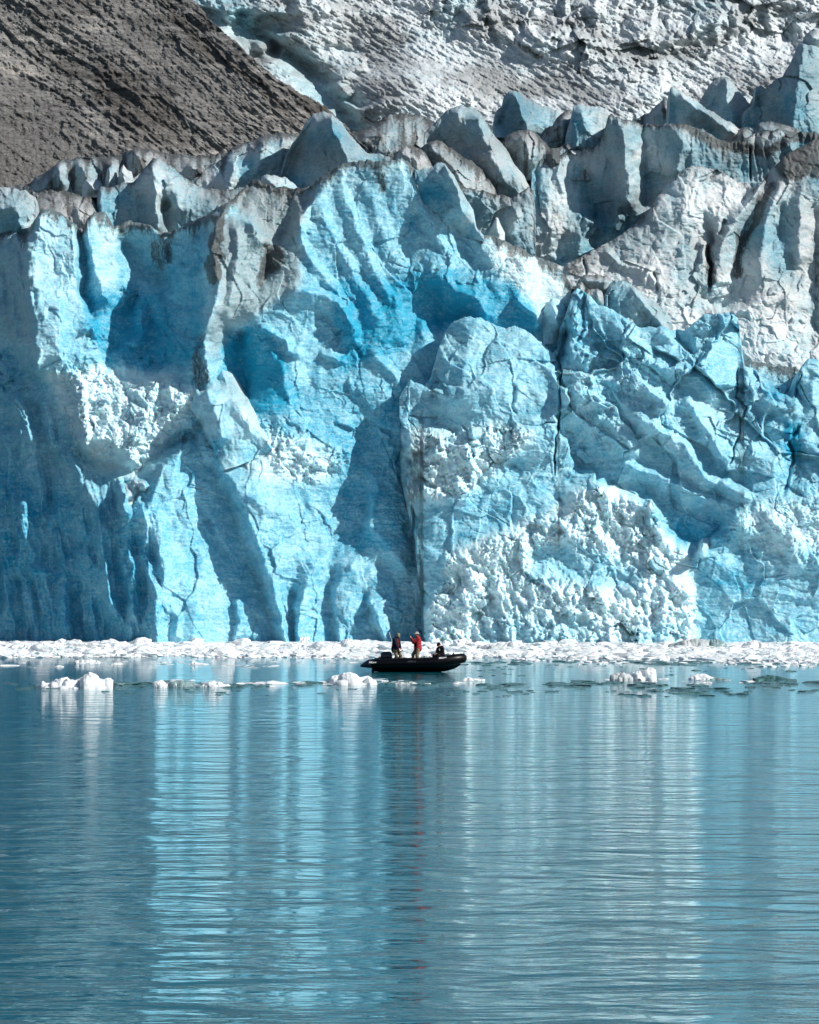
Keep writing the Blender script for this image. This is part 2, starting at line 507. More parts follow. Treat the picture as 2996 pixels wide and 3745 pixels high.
FINGERS = [  # sunlit flutes of the main face and other small relief: line, height, left width, right width
    (M1([(1250, 230), (1290, 380), (1400, 520), (1500, 650)]), .65, 26, 30), (M1([(1340, 150), (1390, 300), (1470, 430), (1540, 560), (1600, 700)]), .55, 30, 34),
    (M1([(1430, 90), (1500, 260), (1570, 440), (1660, 600)]), .6, 32, 40), (M1([(1560, 90), (1590, 240), (1650, 380), (1725, 480)]), .45, 45, 40),
    (M1([(1200, 525), (1340, 535), (1430, 590), (1490, 680), (1500, 770)]), 1.7, 22, 70), (M1([(1550, 780), (1650, 880), (1700, 960)]), .8, 30, 40),
    (M1([(255, 570), (250, 700), (262, 830)]), 1.3, 14, 90), (M1([(590, 590), (600, 700), (560, 780)]), 1.2, 30, 40), (M1([(1340, 790), (1400, 810), (1450, 835)]), .9, 26, 16),
    (M1([(1190, 720), (1220, 790), (1270, 800)]), 1.0, 30, 20), (M1([(1090, 680), (1130, 700), (1190, 740)]), .8, 20, 24),
    (M1([(60, 360), (75, 460), (80, 600)]), .8, 18, 18), (M1([(700, 300), (690, 370), (720, 440)]), .6, 16, 16), (M1([(990, 250), (1000, 360), (990, 480), (960, 620)]), .8, 34, 26),
    (B1([(60, 40), (110, 150), (125, 270)]), 2.1, 30, 60), (B1([(170, 60), (210, 200), (230, 290)]), 1.2, 24, 26), (B1([(340, 0), (355, 150), (370, 290)]), 1.4, 22, 36), (B1([(700, 0), (740, 60), (700, 130)]), .9, 40, 40),
    (B1([(95, 480), (110, 620), (150, 760), (190, 830)]), 2.0, 40, 60), (B1([(370, 400), (420, 600), (450, 800), (470, 1000)]), 2.0, 40, 36), (B1([(250, 350), (240, 560), (280, 800), (270, 1100)]), 1.7, 40, 36),
    (B1([(510, 470), (520, 640), (560, 800), (550, 1100)]), 1.4, 36, 30), (B1([(20, 560), (40, 800), (10, 1100)]), 1.2, 36, 36), (B1([(160, 800), (200, 950), (220, 1110)]), 1.2, 36, 36),
    (B1([(505, 430), (530, 470), (520, 560)]), 2.6, 26, 34), (B1([(560, 410), (600, 420), (610, 450)]), 2.4, 18, 22),
    (B1([(830, 200), (850, 260), (880, 330)]), 1.0, 24, 22), (B1([(980, 90), (1100, 200), (1150, 300)]), .7, 34, 40),
    (B1([(870, 560), (900, 650), (960, 740)]), -.5, 20, 20), (B1([(830, 920), (825, 1000), (835, 1100)]), 1.1, 10, 90), (B1([(985, 910), (1010, 1000), (990, 1090)]), .9, 60, 14),
    (B1([(745, 330), (750, 420), (800, 560), (780, 700)]), .9, 22, 60), (B1([(1010, 440), (1100, 520), (1200, 560)]), .5, 30, 30),
    (B1([(700, 920), (750, 980), (740, 1090)]), .7, 26, 30),
    (M2([(20, 110), (120, 300), (200, 420)]), .7, 44, 40), (M2([(440, 560), (530, 640), (550, 700)]), 1.0, 26, 22), (M2([(50, 640), (60, 740), (30, 830)]), .6, 30, 30),
]
def front_depth(px, py):
    wx = px + 9 * fbm(px / 70, py / 70, 3, 3); wy = py + 9 * fbm(px / 70, py / 70, 3, 8)
    d = fw.at(wx, wy)
    for l, h, wl, wr in FINGERS: d = d + stroke(wx, wy, l, h, wl, wr)
    return d


rub = Paint(-80, 560, 3080, 2420, 0)      # where the ice is shattered to rubble
for p in [M1([(180, 870), (350, 830), (430, 850), (560, 930), (640, 900), (720, 890), (800, 960), (840, 1050), (700, 1160), (580, 1330), (520, 1200), (420, 1260), (360, 1220), (300, 1000)]),
          B1([(1080, 150), (1200, 180), (1260, 280), (1450, 280), (1480, 330), (1330, 430), (1200, 400), (1120, 300)]), M1([(0, 780), (60, 830), (150, 930), (110, 980), (0, 950)]),
          M1([(520, 490), (600, 530), (530, 640), (500, 600)]), B1([(500, 400), (620, 400), (620, 450), (560, 590), (500, 560)]), M1([(340, 680), (460, 680), (430, 780), (360, 760)])]:
    rub.poly(p, 1, 4)
flute = Paint(-80, 560, 3080, 2420, 0)
flute.poly(B1([(-90, 200), (180, 200), (330, 330), (560, 420), (650, 560), (700, 780), (680, 1200), (-90, 1200)]), 1, 6)
flute.poly(M1([(-90, 280), (140, 300), (140, 850), (0, 740)]), .6, 4)


def front_detail(x, z, px, py):
    r = rub.at(px, py); fl = flute.at(px, py)
    w = fbm(x * .3, z * .3, 3, 41) * .8
    n = fbm(x * .2 + w * .3, z * .14, 5, 5, .42) * .7
    n += fbm(x * 1.1 + z * .3, z * 3.2 - x * .3, 4, 77, .55) * .05
    ms = smooth(.0, .35, fbm(x * .13, z * .13, 2, 79))
    n += blocks(x * 2.1 + w + z * .3, z * 1.5 + w, 83, 1.2, .03)[0] * .04 + blocks(x * 5.5, z * 4.2, 85, 1.2, .03)[0] * .022
    n += blocks(x * .2 + w * .12, z * .15 + x * .05, 87, 1.0, .015)[0] * .36 * (1 - fl * .8) - ridged(x * .35 + z * .12 + w * .2, z * 2.6, 3, 89) * .03
    b1, e1, _ = blocks(x * .55 + w, z * .38 + x * .1, 11, .9)
    b2, e2, _ = blocks(x * 1.6 + w, z * 1.3, 31, .8)
    n += (b1 * .5 + b2 * .16) * ms * (1 - fl * .7)
    n += fl * (-ridged(x * .36 + z * .06 + w * .15, z * .045, 4, 9, .42) * 1.5 + fbm(x * 1.0, z * .35, 4, 19, .5) * .3)
    b3, e3, f3 = blocks(x * 1.9 + w * 2, z * 1.9, 51, 1.2); b4, e4, f4 = blocks(x * 4.5, z * 4.5, 61, 1.2)
    b5, _, _ = blocks(x * .7 + w, z * .55, 53, 1.3)
    n += r * (b5 * .5 + b3 * .26 + b4 * .17 + fbm(x * .9, z * .9, 3, 15) * .5)
    return n


tb = Paint(-80, 500, 3080, 2420, .68)     # how blue
tdirt = Paint(-80, 500, 3080, 2420, 0.0)
tg = Paint(-80, 500, 3080, 2420, .0)
tb.poly(M1([(-90, 200), (150, 200), (150, 850), (-90, 740)]), .45, 6); tg.poly(M1([(-90, 240), (110, 240), (150, 760), (-90, 720)]), .3, 8)
tb.poly(M1([(150, 200), (320, 250), (330, 580), (250, 560), (240, 850), (155, 850)]), .48, 4)
tb.poly(M1([(360, 200), (480, 230), (500, 480), (400, 560), (360, 400)]), .42, 4)
tb.poly(M1([(330, 290), (380, 300), (400, 560), (560, 520), (720, 560), (860, 500), (850, 800), (640, 900), (440, 840), (360, 650)]), .95, 8)
tb.poly(M1([(700, 300), (900, 220), (880, 420), (820, 720), (760, 800), (700, 560)]), .82, 6)
tb.poly(M1([(880, 200), (1110, 300), (1280, 350), (1260, 520), (1080, 620), (1000, 700), (900, 800), (860, 760)]), .38, 6)
tg.poly(M1([(900, 200), (1110, 260), (1270, 370), (1260, 510), (1080, 640), (960, 690), (890, 860), (870, 700), (920, 560), (880, 400)]), .75, 6)
tg.poly(M1([(960, 150), (1060, 50), (1330, 80), (1280, 220), (1230, 340), (1150, 330)]), .9, 4)
tb.poly(M1([(960, 150), (1060, 50), (1330, 80), (1280, 220), (1230, 340), (1150, 330)]), .35, 4)
tb.poly(M1([(930, 700), (1130, 690), (1230, 880), (1230, 1060), (930, 1060)]), 1.0, 6)
tb.poly(M2([(-300, 500), (200, 440), (330, 640), (120, 700), (-300, 900)]), 1.0, 16)
tb.poly(M2([(240, 480), (480, 480), (560, 700), (240, 700)]), .95, 10)
tb.poly(M2([(330, 300), (560, 370), (700, 520), (560, 660), (460, 520), (330, 430)]), .12, 6)
tb.poly(B1([(1200, 0), (1700, 0), (1700, 700), (1400, 700)]), .8, 12)
tb.poly(B1([(-90, 300), (560, 560), (650, 700), (690, 1200), (-90, 1200)]), .82, 20)
tg.poly(B1([(60, 60), (330, 60), (480, 330), (520, 640), (300, 560), (180, 350)]), .12, 10)
tb.poly(M1([(180, 880), (420, 850), (720, 880), (840, 1000), (700, 1180), (580, 1330), (400, 1280), (280, 1080)]), .16, 8)
tb.poly(B1([(960, 180), (1250, 230), (1420, 300), (1380, 420), (1150, 420), (1000, 330)]), .22, 10)
tdirt.poly(M1([(900, 220), (960, 180), (930, 380), (920, 480), (880, 520), (870, 400)]), .95, 3)
tdirt.poly(M1([(820, 720), (880, 700), (860, 780), (890, 900), (860, 1000), (790, 900)]), .5, 4)
tdirt.poly(M1([(620, 300), (740, 300), (700, 460), (640, 440)]), .5, 4)
tdirt.poly(M1([(1090, 320), (1200, 340), (1200, 420), (1130, 470), (1100, 600), (1080, 500)]), .62, 4)
tdirt.poly(B1([(250, 60), (330, 130), (440, 330), (420, 480), (300, 380), (240, 200)]), .3, 8)
tdirt.poly(B1([(620, 250), (830, 120), (860, 220), (700, 330), (600, 430)]), .3, 6)
tdirt.poly(M1([(1570, 30), (1640, 40), (1620, 110), (1590, 130)]), .6, 2)


def front_tint(px, py, x, z, below):
    w = 14 * fbm(x * .8, z * .8, 4, 90)
    b = tb.at(px + w, py - w); d = tdirt.at(px + w, py + w); g = tg.at(px + w, py)
    crest = np.exp(-below / (44 + 36 * fbm(x * .5, x * 0, 3, 7)))
    streak = .5 + .5 * fbm(x * 1.6, z * .15, 4, 33)
    d = np.maximum(d, crest * (.55 + .6 * streak) * .95)
    d = d * (1 - rub.at(px, py) * .8)
    g = np.clip(g + .35 * np.exp(-below / 90) * streak, 0, 1)
    return b * (1 - .5 * np.exp(-below / 60)), np.clip(d, 0, 1), g


W_TOP = M1([(-90, 262), (0, 275), (60, 262), (100, 300), (135, 250), (165, 200), (215, 190), (262, 205), (300, 238), (345, 285), (365, 230), (395, 205), (440, 203), (462, 235), (478, 262), (545, 240), (640, 258),
            (680, 290), (740, 275), (800, 252), (870, 210), (915, 185), (955, 165), (1000, 130), (1035, 90), (1062, 58), (1095, 72), (1150, 95), (1230, 105), (1310, 92), (1345, 55), (1400, 20), (1440, 0), (1480, -15)]) + \
    T1([(1540, 672), (1610, 678), (1690, 668), (1722, 690)]) + M2([(22, 30), (50, 90), (95, 150), (135, 205), (180, 225), (240, 255), (295, 288), (340, 300), (400, 328), (460, 350), (520, 388), (580, 410), (640, 450), (700, 540), (760, 640), (1000, 760), (1850, 900)])
W_BOT = [(-100, 2400), (3200, 2400)]
front = mass('glacier_front', W_TOP, W_BOT, 305, .32, front_depth, ICE, front_tint, st=2.8, thick=14, jag=7, seed=1, detail=front_detail)
tag(front, 'towering blue and white glacier face with shaded clefts and dirty crest above the water', 'glacier', kind='structure')

# ---- the nearer right-hand part of the front: rounded block, shattered blocks and rubble fan
cr = Field(1420, 1080, 3080, 2420, 6)
for l in [
    M2([(-60, 1010, .2), (88, 1000, -1.0), (108, 850, -.8), (130, 760, -.6), (170, 680, .2)]),
    M2([(250, 720, -1.6), (230, 850, -2.8), (210, 1000, -3.2)]), M2([(400, 700, -1.2), (420, 850, -2.4), (430, 1000, -3)]), M2([(540, 780, -.6), (590, 900, -1.2), (615, 1000, -1.8)]),
    M2([(628, 700, 2), (626, 830, 1.2)]), M2([(655, 690, 3), (640, 800, 2)]),
    M2([(705, 540, 0), (690, 650, -1.6), (665, 760, -1.8), (690, 850, -2.4), (660, 1000, -3)]),
    M2([(770, 600, -.6), (860, 700, -1), (900, 800, -1.6)]), M2([(960, 690, -.4), (1060, 720, -.8), (1110, 740, -.4)]),
    M2([(1122, 700, .8), (1128, 780, .8), (1180, 840, -1)]), M2([(1195, 685, -1.6), (1200, 780, -2), (1240, 900, -2.4), (1290, 960, -2.6)]), M2([(1385, 660, .2), (1398, 780, .2), (1380, 960, -1)]),
    M2([(1410, 860, -1.8), (1500, 930, -1.8), (1600, 1000, -2)]), M2([(1500, 900, .4), (1620, 940, 1), (1640, 1000, .6)]), M2([(1640, 850, -1.2), (1700, 900, -1), (1700, 1000, -1.4)]), M2([(1790, 820, -.5), (1790, 1000, -.5)]),
    B2([(90, 90, -1.4), (110, 170, -.6), (200, 215, -1.2)]), B2([(250, 190, -3.2), (400, 215, -3.2), (520, 150, -3.2)]), B2([(90, 30, -2.8), (200, 80, -3.2), (330, 130, -3)]),
    B2([(0, 240, -1.8), (100, 240, -3.2), (300, 260, -3.6), (460, 240, -3.4)]), B2([(10, 430, -1.6), (80, 470, -3.0), (200, 440, -3.2), (260, 440, -2.6)]),
    B2([(-20, 300, -1.4), (10, 520, -1.2), (35, 700, -1.4), (55, 850, -1.6), (70, 1140, -1.8)]), B2([(100, 600, -2.4), (300, 600, -1.8), (420, 560, -1.6)]), B2([(430, 330, -2), (490, 460, -1.6)]), B2([(510, 470, -2.4), (530, 540, -2)]),
    B2([(600, 420, -1.8), (640, 500, -1.6)]),
    B2([(730, 170, -2.2), (740, 300, -1.2), (700, 380, -1)]), B2([(1000, 560, -.6), (1150, 640, -.4), (1250, 680, -.6), (1320, 600, -1)]), B2([(850, 420, -.8), (1000, 480, -.6), (1200, 540, -.6)]),
    B2([(1195, 760, -3), (1225, 700, -4), (1315, 625, -4.4), (1370, 555, -4.4), (1480, 545, -4.4), (1560, 520, -4.2), (1800, 520, -4)]), B2([(1190, 720, -1), (1300, 590, -1.2), (1350, 530, -1.6), (1450, 490, -2.4)]),
    B2([(1200, 850, -2.4), (1220, 1140, -2.6)]), B2([(1450, 850, -2.8), (1450, 1140, -2.8)]), B2([(1800, 850, -2.4), (1800, 1140, -2.6)]),
    # rubble fan
    B2([(75, 1140, -3.4), (70, 950, -3.4), (150, 850, -3.4), (230, 840, -3.2), (140, 740, -3.2), (280, 700, -3.4), (350, 650, -3.4), (480, 640, -3.2), (560, 570, -3.2), (680, 600, -3), (700, 460, -2.8), (800, 440, -2.8), (900, 500, -2.8), (1010, 500, -3), (1060, 600, -3), (1080, 700, -3), (1170, 720, -2.8)]),
    B2([(300, 900, -4.6), (480, 840, -4.4), (560, 820, -4.6), (700, 860, -4.6), (900, 880, -4.8), (1050, 850, -4.6), (1190, 900, -4.4)]),
    B2([(500, 720, -3), (650, 760, -3.2), (750, 830, -3.2), (940, 830, -3.2)]), B2([(350, 1140, -5.2), (700, 1140, -5.6), (1100, 1140, -5.4), (1180, 1140, -5), (1215, 1140, -3.2)]),
    B2([(1215, 1000, -3), (1195, 900, -3)]),
]: cr.line(l)
cr.solve(1)
CR_STR = [
    (B2([(770, 140), (850, 170), (915, 245), (960, 325)]), 1.5, 40, 60), (B2([(885, 345), (1000, 370), (1130, 430), (1240, 490), (1400, 535)]), 1.5, 26, 60),
    (B2([(900, 130), (1050, 195), (1150, 260), (1200, 330), (1240, 400), (1330, 430), (1475, 515)]), 1.9, 36, 60), (B2([(1130, 50), (1200, 100), (1250, 200), (1300, 280), (1335, 345)]), 1.7, 50, 40),
    (M2([(870, 620), (930, 760), (1020, 830), (1150, 870), (1330, 990)]), 1.2, 40, 60), (M2([(700, 830), (850, 810), (960, 900), (1100, 1000)]), 1.2, 36, 50), (M2([(1060, 690), (1110, 760), (1180, 830)]), .8, 30, 40),
    (M2([(640, 960), (800, 980), (1000, 1050), (1130, 1000)]), 1.0, 40, 60), (B2([(850, -20), (1000, 30), (1110, 110)]), 1.2, 36, 50), (B2([(1480, 60), (1600, 130), (1640, 60)]), 1.0, 50, 50),
    (B2([(1420, 280), (1520, 330), (1600, 270)]), .8, 60, 60), (B2([(1640, 200), (1725, 320), (1660, 480)]), .9, 60, 60), (B2([(1350, 560), (1450, 640), (1480, 760), (1560, 800)]), .9, 50, 60),
    (B2([(1500, 540), (1600, 640), (1650, 790)]), .9, 50, 60), (B2([(1530, 880), (1600, 895), (1750, 900)]), .35, 14, 30), (B2([(200, 40), (330, 20), (430, 40)]), .7, 60, 60),
    (B2([(1000, 500), (1010, 560), (1050, 640)]), 1.2, 26, 24), (B2([(1240, 650), (1225, 740)]), 1.0, 20, 20),
    # cracks
    (M2([(615, 800), (640, 860), (636, 940), (640, 1010)]) + B2([(640, 100), (615, 250), (608, 390)]), -1.4, 5, 8), (M2([(1385, 860), (1378, 960)]) + B2([(1380, 60), (1420, 95), (1392, 200), (1345, 355)]), -1.0, 4, 7),
    (B2([(1650, 170), (1605, 250), (1618, 330), (1572, 480)]), -.8, 10, 10), (M2([(725, 420), (735, 700), (700, 760)]), -.8, 10, 10), (B2([(10, 520), (18, 660), (20, 740)]), -1.2, 10, 10),
    (B2([(440, 0), (430, 90), (445, 130)]), -.5, 10, 10),
]
crub = Paint(1420, 1080, 3080, 2420, 0)
for p in [B2([(-10, 200), (250, 180), (420, 180), (530, 210), (480, 260), (430, 330), (270, 440), (200, 490), (-10, 490)]),
          B2([(60, 1140), (70, 930), (150, 850), (140, 720), (280, 700), (350, 640), (480, 620), (560, 550), (690, 600), (690, 450), (800, 430), (900, 480), (1010, 490), (1060, 620), (1090, 690), (1180, 710), (1060, 780), (1190, 900), (1215, 1000), (1190, 1140)])]:
    crub.poly(p, 1, 3)
crub.poly(B2([(500, 680), (750, 680), (950, 760), (1000, 860), (800, 860), (500, 820)]), .25, 6)
crub.poly(M2([(640, 960), (700, 830), (860, 800), (1000, 800), (1200, 900), (1250, 1100), (900, 1200), (760, 1200)]), .35, 8)
crub.poly(B2([(1340, 540), (1600, 490), (1800, 500), (1800, 760), (1560, 760), (1350, 700)]), .4, 6)


def cr_depth(px, py):
    wx = px + 8 * fbm(px / 60, py / 60, 3, 23); wy = py + 8 * fbm(px / 60, py / 60, 3, 28)
    d = cr.at(wx, wy)
    for l, h, wl, wr in CR_STR: d = d + stroke(wx, wy, l, h, wl, wr)
    return d


def cr_detail(x, z, px, py):
    r = crub.at(px, py)
    w = fbm(x * .3, z * .3, 3, 141) * .8
    n = fbm(x * .22 + w * .3, z * .22, 5, 105, .42) * .6 + fbm(x * 1.1 + z * .4, z * 2.8, 4, 177, .55) * .06
    ms = smooth(-.1, .3, fbm(x * .13, z * .13, 2, 179))
    n += blocks(x * 2.0 + w + z * .4, z * 1.7 + w, 183, 1.2, .03)[0] * .05 + blocks(x * 5.5, z * 4.6, 185, 1.2, .03)[0] * .025
    n += blocks(x * .3 + w * .12, z * .24 + x * .08, 187, 1.0, .015)[0] * .45 * (1 - r) - ridged(x * .35 + z * .2 + w * .2, z * 2.4, 3, 189) * .03
    b1, e1, _ = blocks(x * .5 + w, z * .45 + x * .2, 111, .9)
    b2, e2, f2 = blocks(x * 1.5 + w, z * 1.4, 131, .9)
    up = smooth(1900, 1500, py) * smooth(1900, 2200, px)
    b0, _, _ = blocks(x * .22 + w * .3, z * .2 + x * .08, 109, 1.3, .04)
    n += b0 * (.5 + 1.3 * up) + b1 * ms * (.25 + .8 * up) + b2 * ms * (.1 + .25 * up)
    b3, e3, f3 = blocks(x * 1.5 + w * 2, z * 1.3, 151, 1.2); b4, e4, f4 = blocks(x * 4.2, z * 4.0, 161, 1.2)
    rr = smooth(-.3, .5, fbm(x * .5 + 9, z * .4, 3, 117)) * (.45 + .55 * smooth(2230, 2080, py)); ww = fbm(x * .9, z * .9, 3, 119) * .5
    b3, e3, f3 = blocks(x * 1.3 + ww * 2, z * 1.0 + ww, 151, 1.2); b5, e5, f5 = blocks(x * .6 + ww, z * .42 + x * .12, 153, 1.3)
    n += r * (b3 * .36 * (.3 + rr) + b4 * .2 * (.5 + rr) + b5 * .75 - ridged(x * .5 + ww, z * .1, 3, 121) * .3 + fbm(x * .8 + z * .2, z * .45, 3, 115) * .7)
    return n


ctb = Paint(1420, 1080, 3080, 2420, .62)
ctb.poly(B2([(60, 480), (500, 400), (700, 600), (300, 700), (60, 850)]), .66, 8).poly(B2([(1100, 560), (1350, 560), (1350, 700), (1100, 700)]), .85, 8)
ctb.poly(B2([(1200, 700), (1800, 760), (1800, 1140), (1200, 1140)]), .62, 10).poly(B2([(1150, 720), (1500, 790), (1480, 900), (1180, 850)]), .8, 8)
ctb.poly(M2([(60, 850), (200, 780), (520, 780), (640, 950), (640, 1150), (60, 1150)]), .6, 8).poly(M2([(600, 640), (700, 540), (900, 640), (900, 800), (640, 860)]), .68, 6)
ctb.poly(M2([(650, 820), (1000, 800), (1250, 900), (1500, 1150), (1000, 1250), (650, 1150)]), .52, 10)
ctb.poly(B2([(1570, 150), (1660, 180), (1640, 330), (1570, 300)]), 1, 4).poly(M2([(1500, 900), (1640, 900), (1640, 1000), (1500, 1000)]), .9, 4)
ctb.poly(B2([(-10, 190), (430, 170), (540, 220), (430, 330), (220, 480), (-10, 500)]), .2, 5)
ctb.poly(B2([(60, 1150), (70, 930), (150, 850), (140, 720), (350, 640), (560, 550), (690, 440), (900, 440), (1060, 620), (1180, 710), (1215, 1000), (1190, 1150)]), .12, 5)
ctb.poly(B2([(520, 690), (720, 680), (950, 780), (980, 860), (780, 850), (500, 830)]), .6, 6).poly(B2([(240, 1130), (420, 950), (560, 1000), (700, 950), (850, 1100), (1100, 1000), (1150, 1150)]), .38, 14)
ctb.poly(B2([(1380, 540), (1600, 500), (1800, 500), (1800, 700), (1500, 720)]), .3, 8)


def cr_tint(px, py, x, z, below):
    w = 12 * fbm(x * .9, z * .9, 4, 190)
    b = ctb.at(px + w, py - w)
    d = .35 * np.exp(-below / 20) * smooth(-.1, .5, fbm(x * .7, x * 0, 3, 12)) * smooth(2150, 2300, px)
    d = np.maximum(d, crub.at(px, py) * .05 * smooth(-.1, .5, fbm(x * .35, z * .35, 3, 44)))
    return b, d, 0 * px + .12 * np.exp(-below / 60)


CR_TOP = B2([(-45, 60), (-30, 30), (0, -10)]) + M2([(60, 930), (85, 900), (100, 850), (122, 770), (150, 700), (175, 668), (230, 646), (300, 650), (345, 672), (400, 690), (440, 680), (485, 700), (560, 752), (600, 800), (622, 780), (632, 690), (655, 640), (685, 545), (705, 528),
             (745, 545), (790, 590), (860, 615), (930, 665), (980, 690), (1055, 686), (1112, 704), (1150, 700), (1190, 680), (1240, 636), (1350, 630), (1382, 648), (1396, 740), (1410, 850), (1450, 862), (1490, 905), (1560, 960),
             (1612, 985), (1632, 900), (1650, 850), (1680, 816), (1725, 832), (1850, 840)])
CR_BOT = O_([(838, 880), (845, 1010), (866, 1110), (884, 1230), (892, 1385), (1850, 1385)])
right = mass('glacier_front_right', CR_TOP, CR_BOT, 304.2, .31, cr_depth, ICE, cr_tint, st=2.8, thick=10, jag=5, seed=2, detail=cr_detail)
right.name = 'glacier_front'
tag(right, 'nearer pale blue right part of the glacier face, cracked blocks above a white rubble fan', 'glacier', kind='structure')
# ================================================================== BEHIND THE FRONT
def simple_tint(b0=.4, d0=.1, g0=.3, crest=.7, cw=40, streak=.5, seed=0, paint=None):
    def f(px, py, x, z, below):
        st = .5 + .5 * fbm(x * 1.3, z * .16, 4, 33 + seed)
        cr = np.exp(-below / (1.5 * cw * (1 + .7 * fbm(x * .4, x * 0, 3, 7 + seed))))
        b = b0 + .04 + .5 * fbm(x * .22, z * .16, 4, 70 + seed) + 0 * px
        d = np.maximum(d0 * st * 2, crest * cr * (.4 + .7 * st)) + streak * .35 * smooth(.55, .9, st)
        g = g0 + .3 * cr + .4 * fbm(x * .2, z * .2, 3, 77 + seed)
        if paint: b, d, g = paint(px, py, x, z, b, d, g)
        return b * (1 - .4 * cr), np.clip(d, 0, 1), np.clip(g, 0, 1)
    return f


def serac(top, bottom, base, ridges, label, seed, b=.35, g=.3, d=.1, crest=.6, cw=26, rough=.4, bulge=2.5, lean=.15, thick=5, mat=None, st=2.8, jag=5, name='serac', cat='ice tower', group=None, drop=.12, flat=.08, smalln=1.0, on=None):
    """a free-standing ice tower: outline, near ridge lines (x, y, relief); edges fall back by 'bulge' metres"""
    xa, xb = top[0][0], top[-1][0]; ya = min(p[1] for p in top); yb = max(p[1] for p in bottom)
    f = Field(xa - 20, ya - 20, xb + 20, yb + 20, max(3, min(6, (xb - xa) / 60)))
    f.line([(x, y, bulge) for x, y in top])
    f.line([(x, y, bulge * .3 if on is None else .9) for x, y in bottom])
    z0 = 40
    if on: wall, b0, lean = on; base = b0 + base; z0 = 0
    f.line([(xa, min(interp(top, xa), yb), bulge), (xa, yb, bulge)]); f.line([(xb, interp(top, xb), bulge), (xb, yb, bulge)])
    for l in ridges: f.line(l)
    f.solve(1)
    f.u *= 1.15
    sz = (xb - xa) * base / F
    k = 3.0 / max(sz, 3)

    def depth(px, py):
        w = 5 * fbm(px / 40, py / 40, 3, seed)
        return f.at(px + w, py - w) + (wall(px, py) if on else 0)

    def detail(x, z, px, py):
        w = fbm(x * .4, z * .4, 2, seed + 3)
        b1, _, _ = blocks(x * .42 + w * .3, z * .3 + x * .1, seed + 5, 1.0, .02)
        b2 = blocks(x * 1.8 + w, z * 1.5, seed + 6, 1.2, .03)[0]
        return (b2 * .16 + fbm(x * .35 + w * .2, z * .25, 5, seed + 7, .55) * .6 + b1 * .95 - ridged(x * .8 + w * .4, z * .12 + seed, 3, seed + 11) * .16 + fbm(x * 1.4, z * 2.6, 3, seed + 9, .5) * flat) * rough * 1.6 * smalln
    o = mass(name, top, bottom, base, lean, depth, mat or GREY_ICE, simple_tint(b, d, g, crest, cw, seed=seed), st=st, thick=thick, jag=jag, seed=seed, detail=detail, drop=drop, z0=z0)
    return tag(o, label, cat, group)


SG = 'ice towers standing along the glacier crest'
# --- left, behind the pillar
serac(M1([(-60, 90), (0, 95), (60, 100), (110, 112), (150, 140), (162, 200), (170, 240)]), M1([(-60, 420), (170, 420)]), 322, [M1([(-20, 190, -.5), (60, 180, -1), (90, 260, -1)]), M1([(120, 130, .5), (110, 260, .8)])],
      'low pale turquoise ice block at the left edge, behind the tall pillar', 301, b=.5, g=.15, d=.03, crest=.35, group=SG, bulge=1.5)
serac(M1([(60, 130), (110, 105), (160, 120), (210, 112), (300, 120), (380, 140), (420, 180), (440, 220)]), M1([(60, 400), (440, 400)]), 326, [M1([(180, 190, -.5), (240, 240, -1), (300, 210, 0)]), M1([(330, 190, -1), (390, 300, -1)])],
      'dirty rubbly ice hump between the pale left block and the smooth peaked block', 302, b=.12, g=.7, d=.35, crest=.8, cw=40, group=SG, bulge=2)
serac(T1([(20, 792), (60, 780), (150, 770), (230, 772), (330, 780), (400, 800), (440, 840)]), T1([(20, 900), (440, 900)]), 334, [T1([(100, 815, -1), (300, 820, -1), (400, 850, -1)])],
      'flat dirt-streaked ice shelf running to the left edge under the grey slope', 303, b=.1, g=.7, d=.35, crest=.7, cw=36, group=SG, bulge=5, lean=2.2)
serac(T1([(95, 788), (130, 765), (170, 735), (230, 695), (260, 672), (310, 668), (400, 655), (450, 660), (500, 655), (530, 635), (580, 625), (640, 625), (690, 640), (740, 650), (800, 655), (880, 650), (960, 640)]),
      T1([(95, 860), (960, 860)]), 342, [T1([(180, 800, -1), (250, 700, -2.6), (270, 780, -2.8)]), T1([(290, 690, .6), (300, 790, .5)]), T1([(330, 690, -1), (380, 780, -2)]), T1([(450, 680, -.6), (430, 780, -.2)]), T1([(480, 690, -2), (450, 800, -2.4)]), T1([(520, 690, .8), (505, 760, .5)]), T1([(560, 640, -1.4), (620, 720, -1.5)]), T1([(700, 680, .8), (720, 740, .5)]), T1([(800, 700, -1), (860, 720, -1)])],
      'long low ridge of dark-streaked ice at the foot of the brown slope', 304, b=.2, g=.45, d=.3, crest=.9, cw=22, group=SG, bulge=2.2)
serac(T1([(345, 790), (360, 755), (390, 745), (425, 765), (435, 790)]), T1([(345, 830), (435, 830)]), 338, [T1([(375, 765, -1), (400, 800, -1)])], 'small bright white boulder of ice left of the smooth peaked block', 305, b=.1, g=0, d=0, crest=0, group=SG, bulge=1.2, thick=2)
serac(T1([(440, 780), (450, 715), (470, 692), (490, 705), (495, 760), (500, 790)]), T1([(440, 830), (500, 830)]), 337, [T1([(462, 710, -1), (455, 790, -1)])], 'narrow upright slab of ice beside the small white boulder', 306, b=.25, g=.1, d=.05, crest=.3, group=SG, bulge=1.2, thick=2)
serac(T1([(490, 770), (510, 700), (520, 690), (535, 715), (555, 722), (560, 750), (610, 720), (640, 700)]), T1([(490, 840), (640, 840)]), 336, [T1([(510, 720, -1), (525, 790, -1.2)])], 'jagged white ice horn just left of the smooth peaked block', 307, b=.15, g=.1, d=.15, crest=.4, group=SG, bulge=1.5, thick=3)
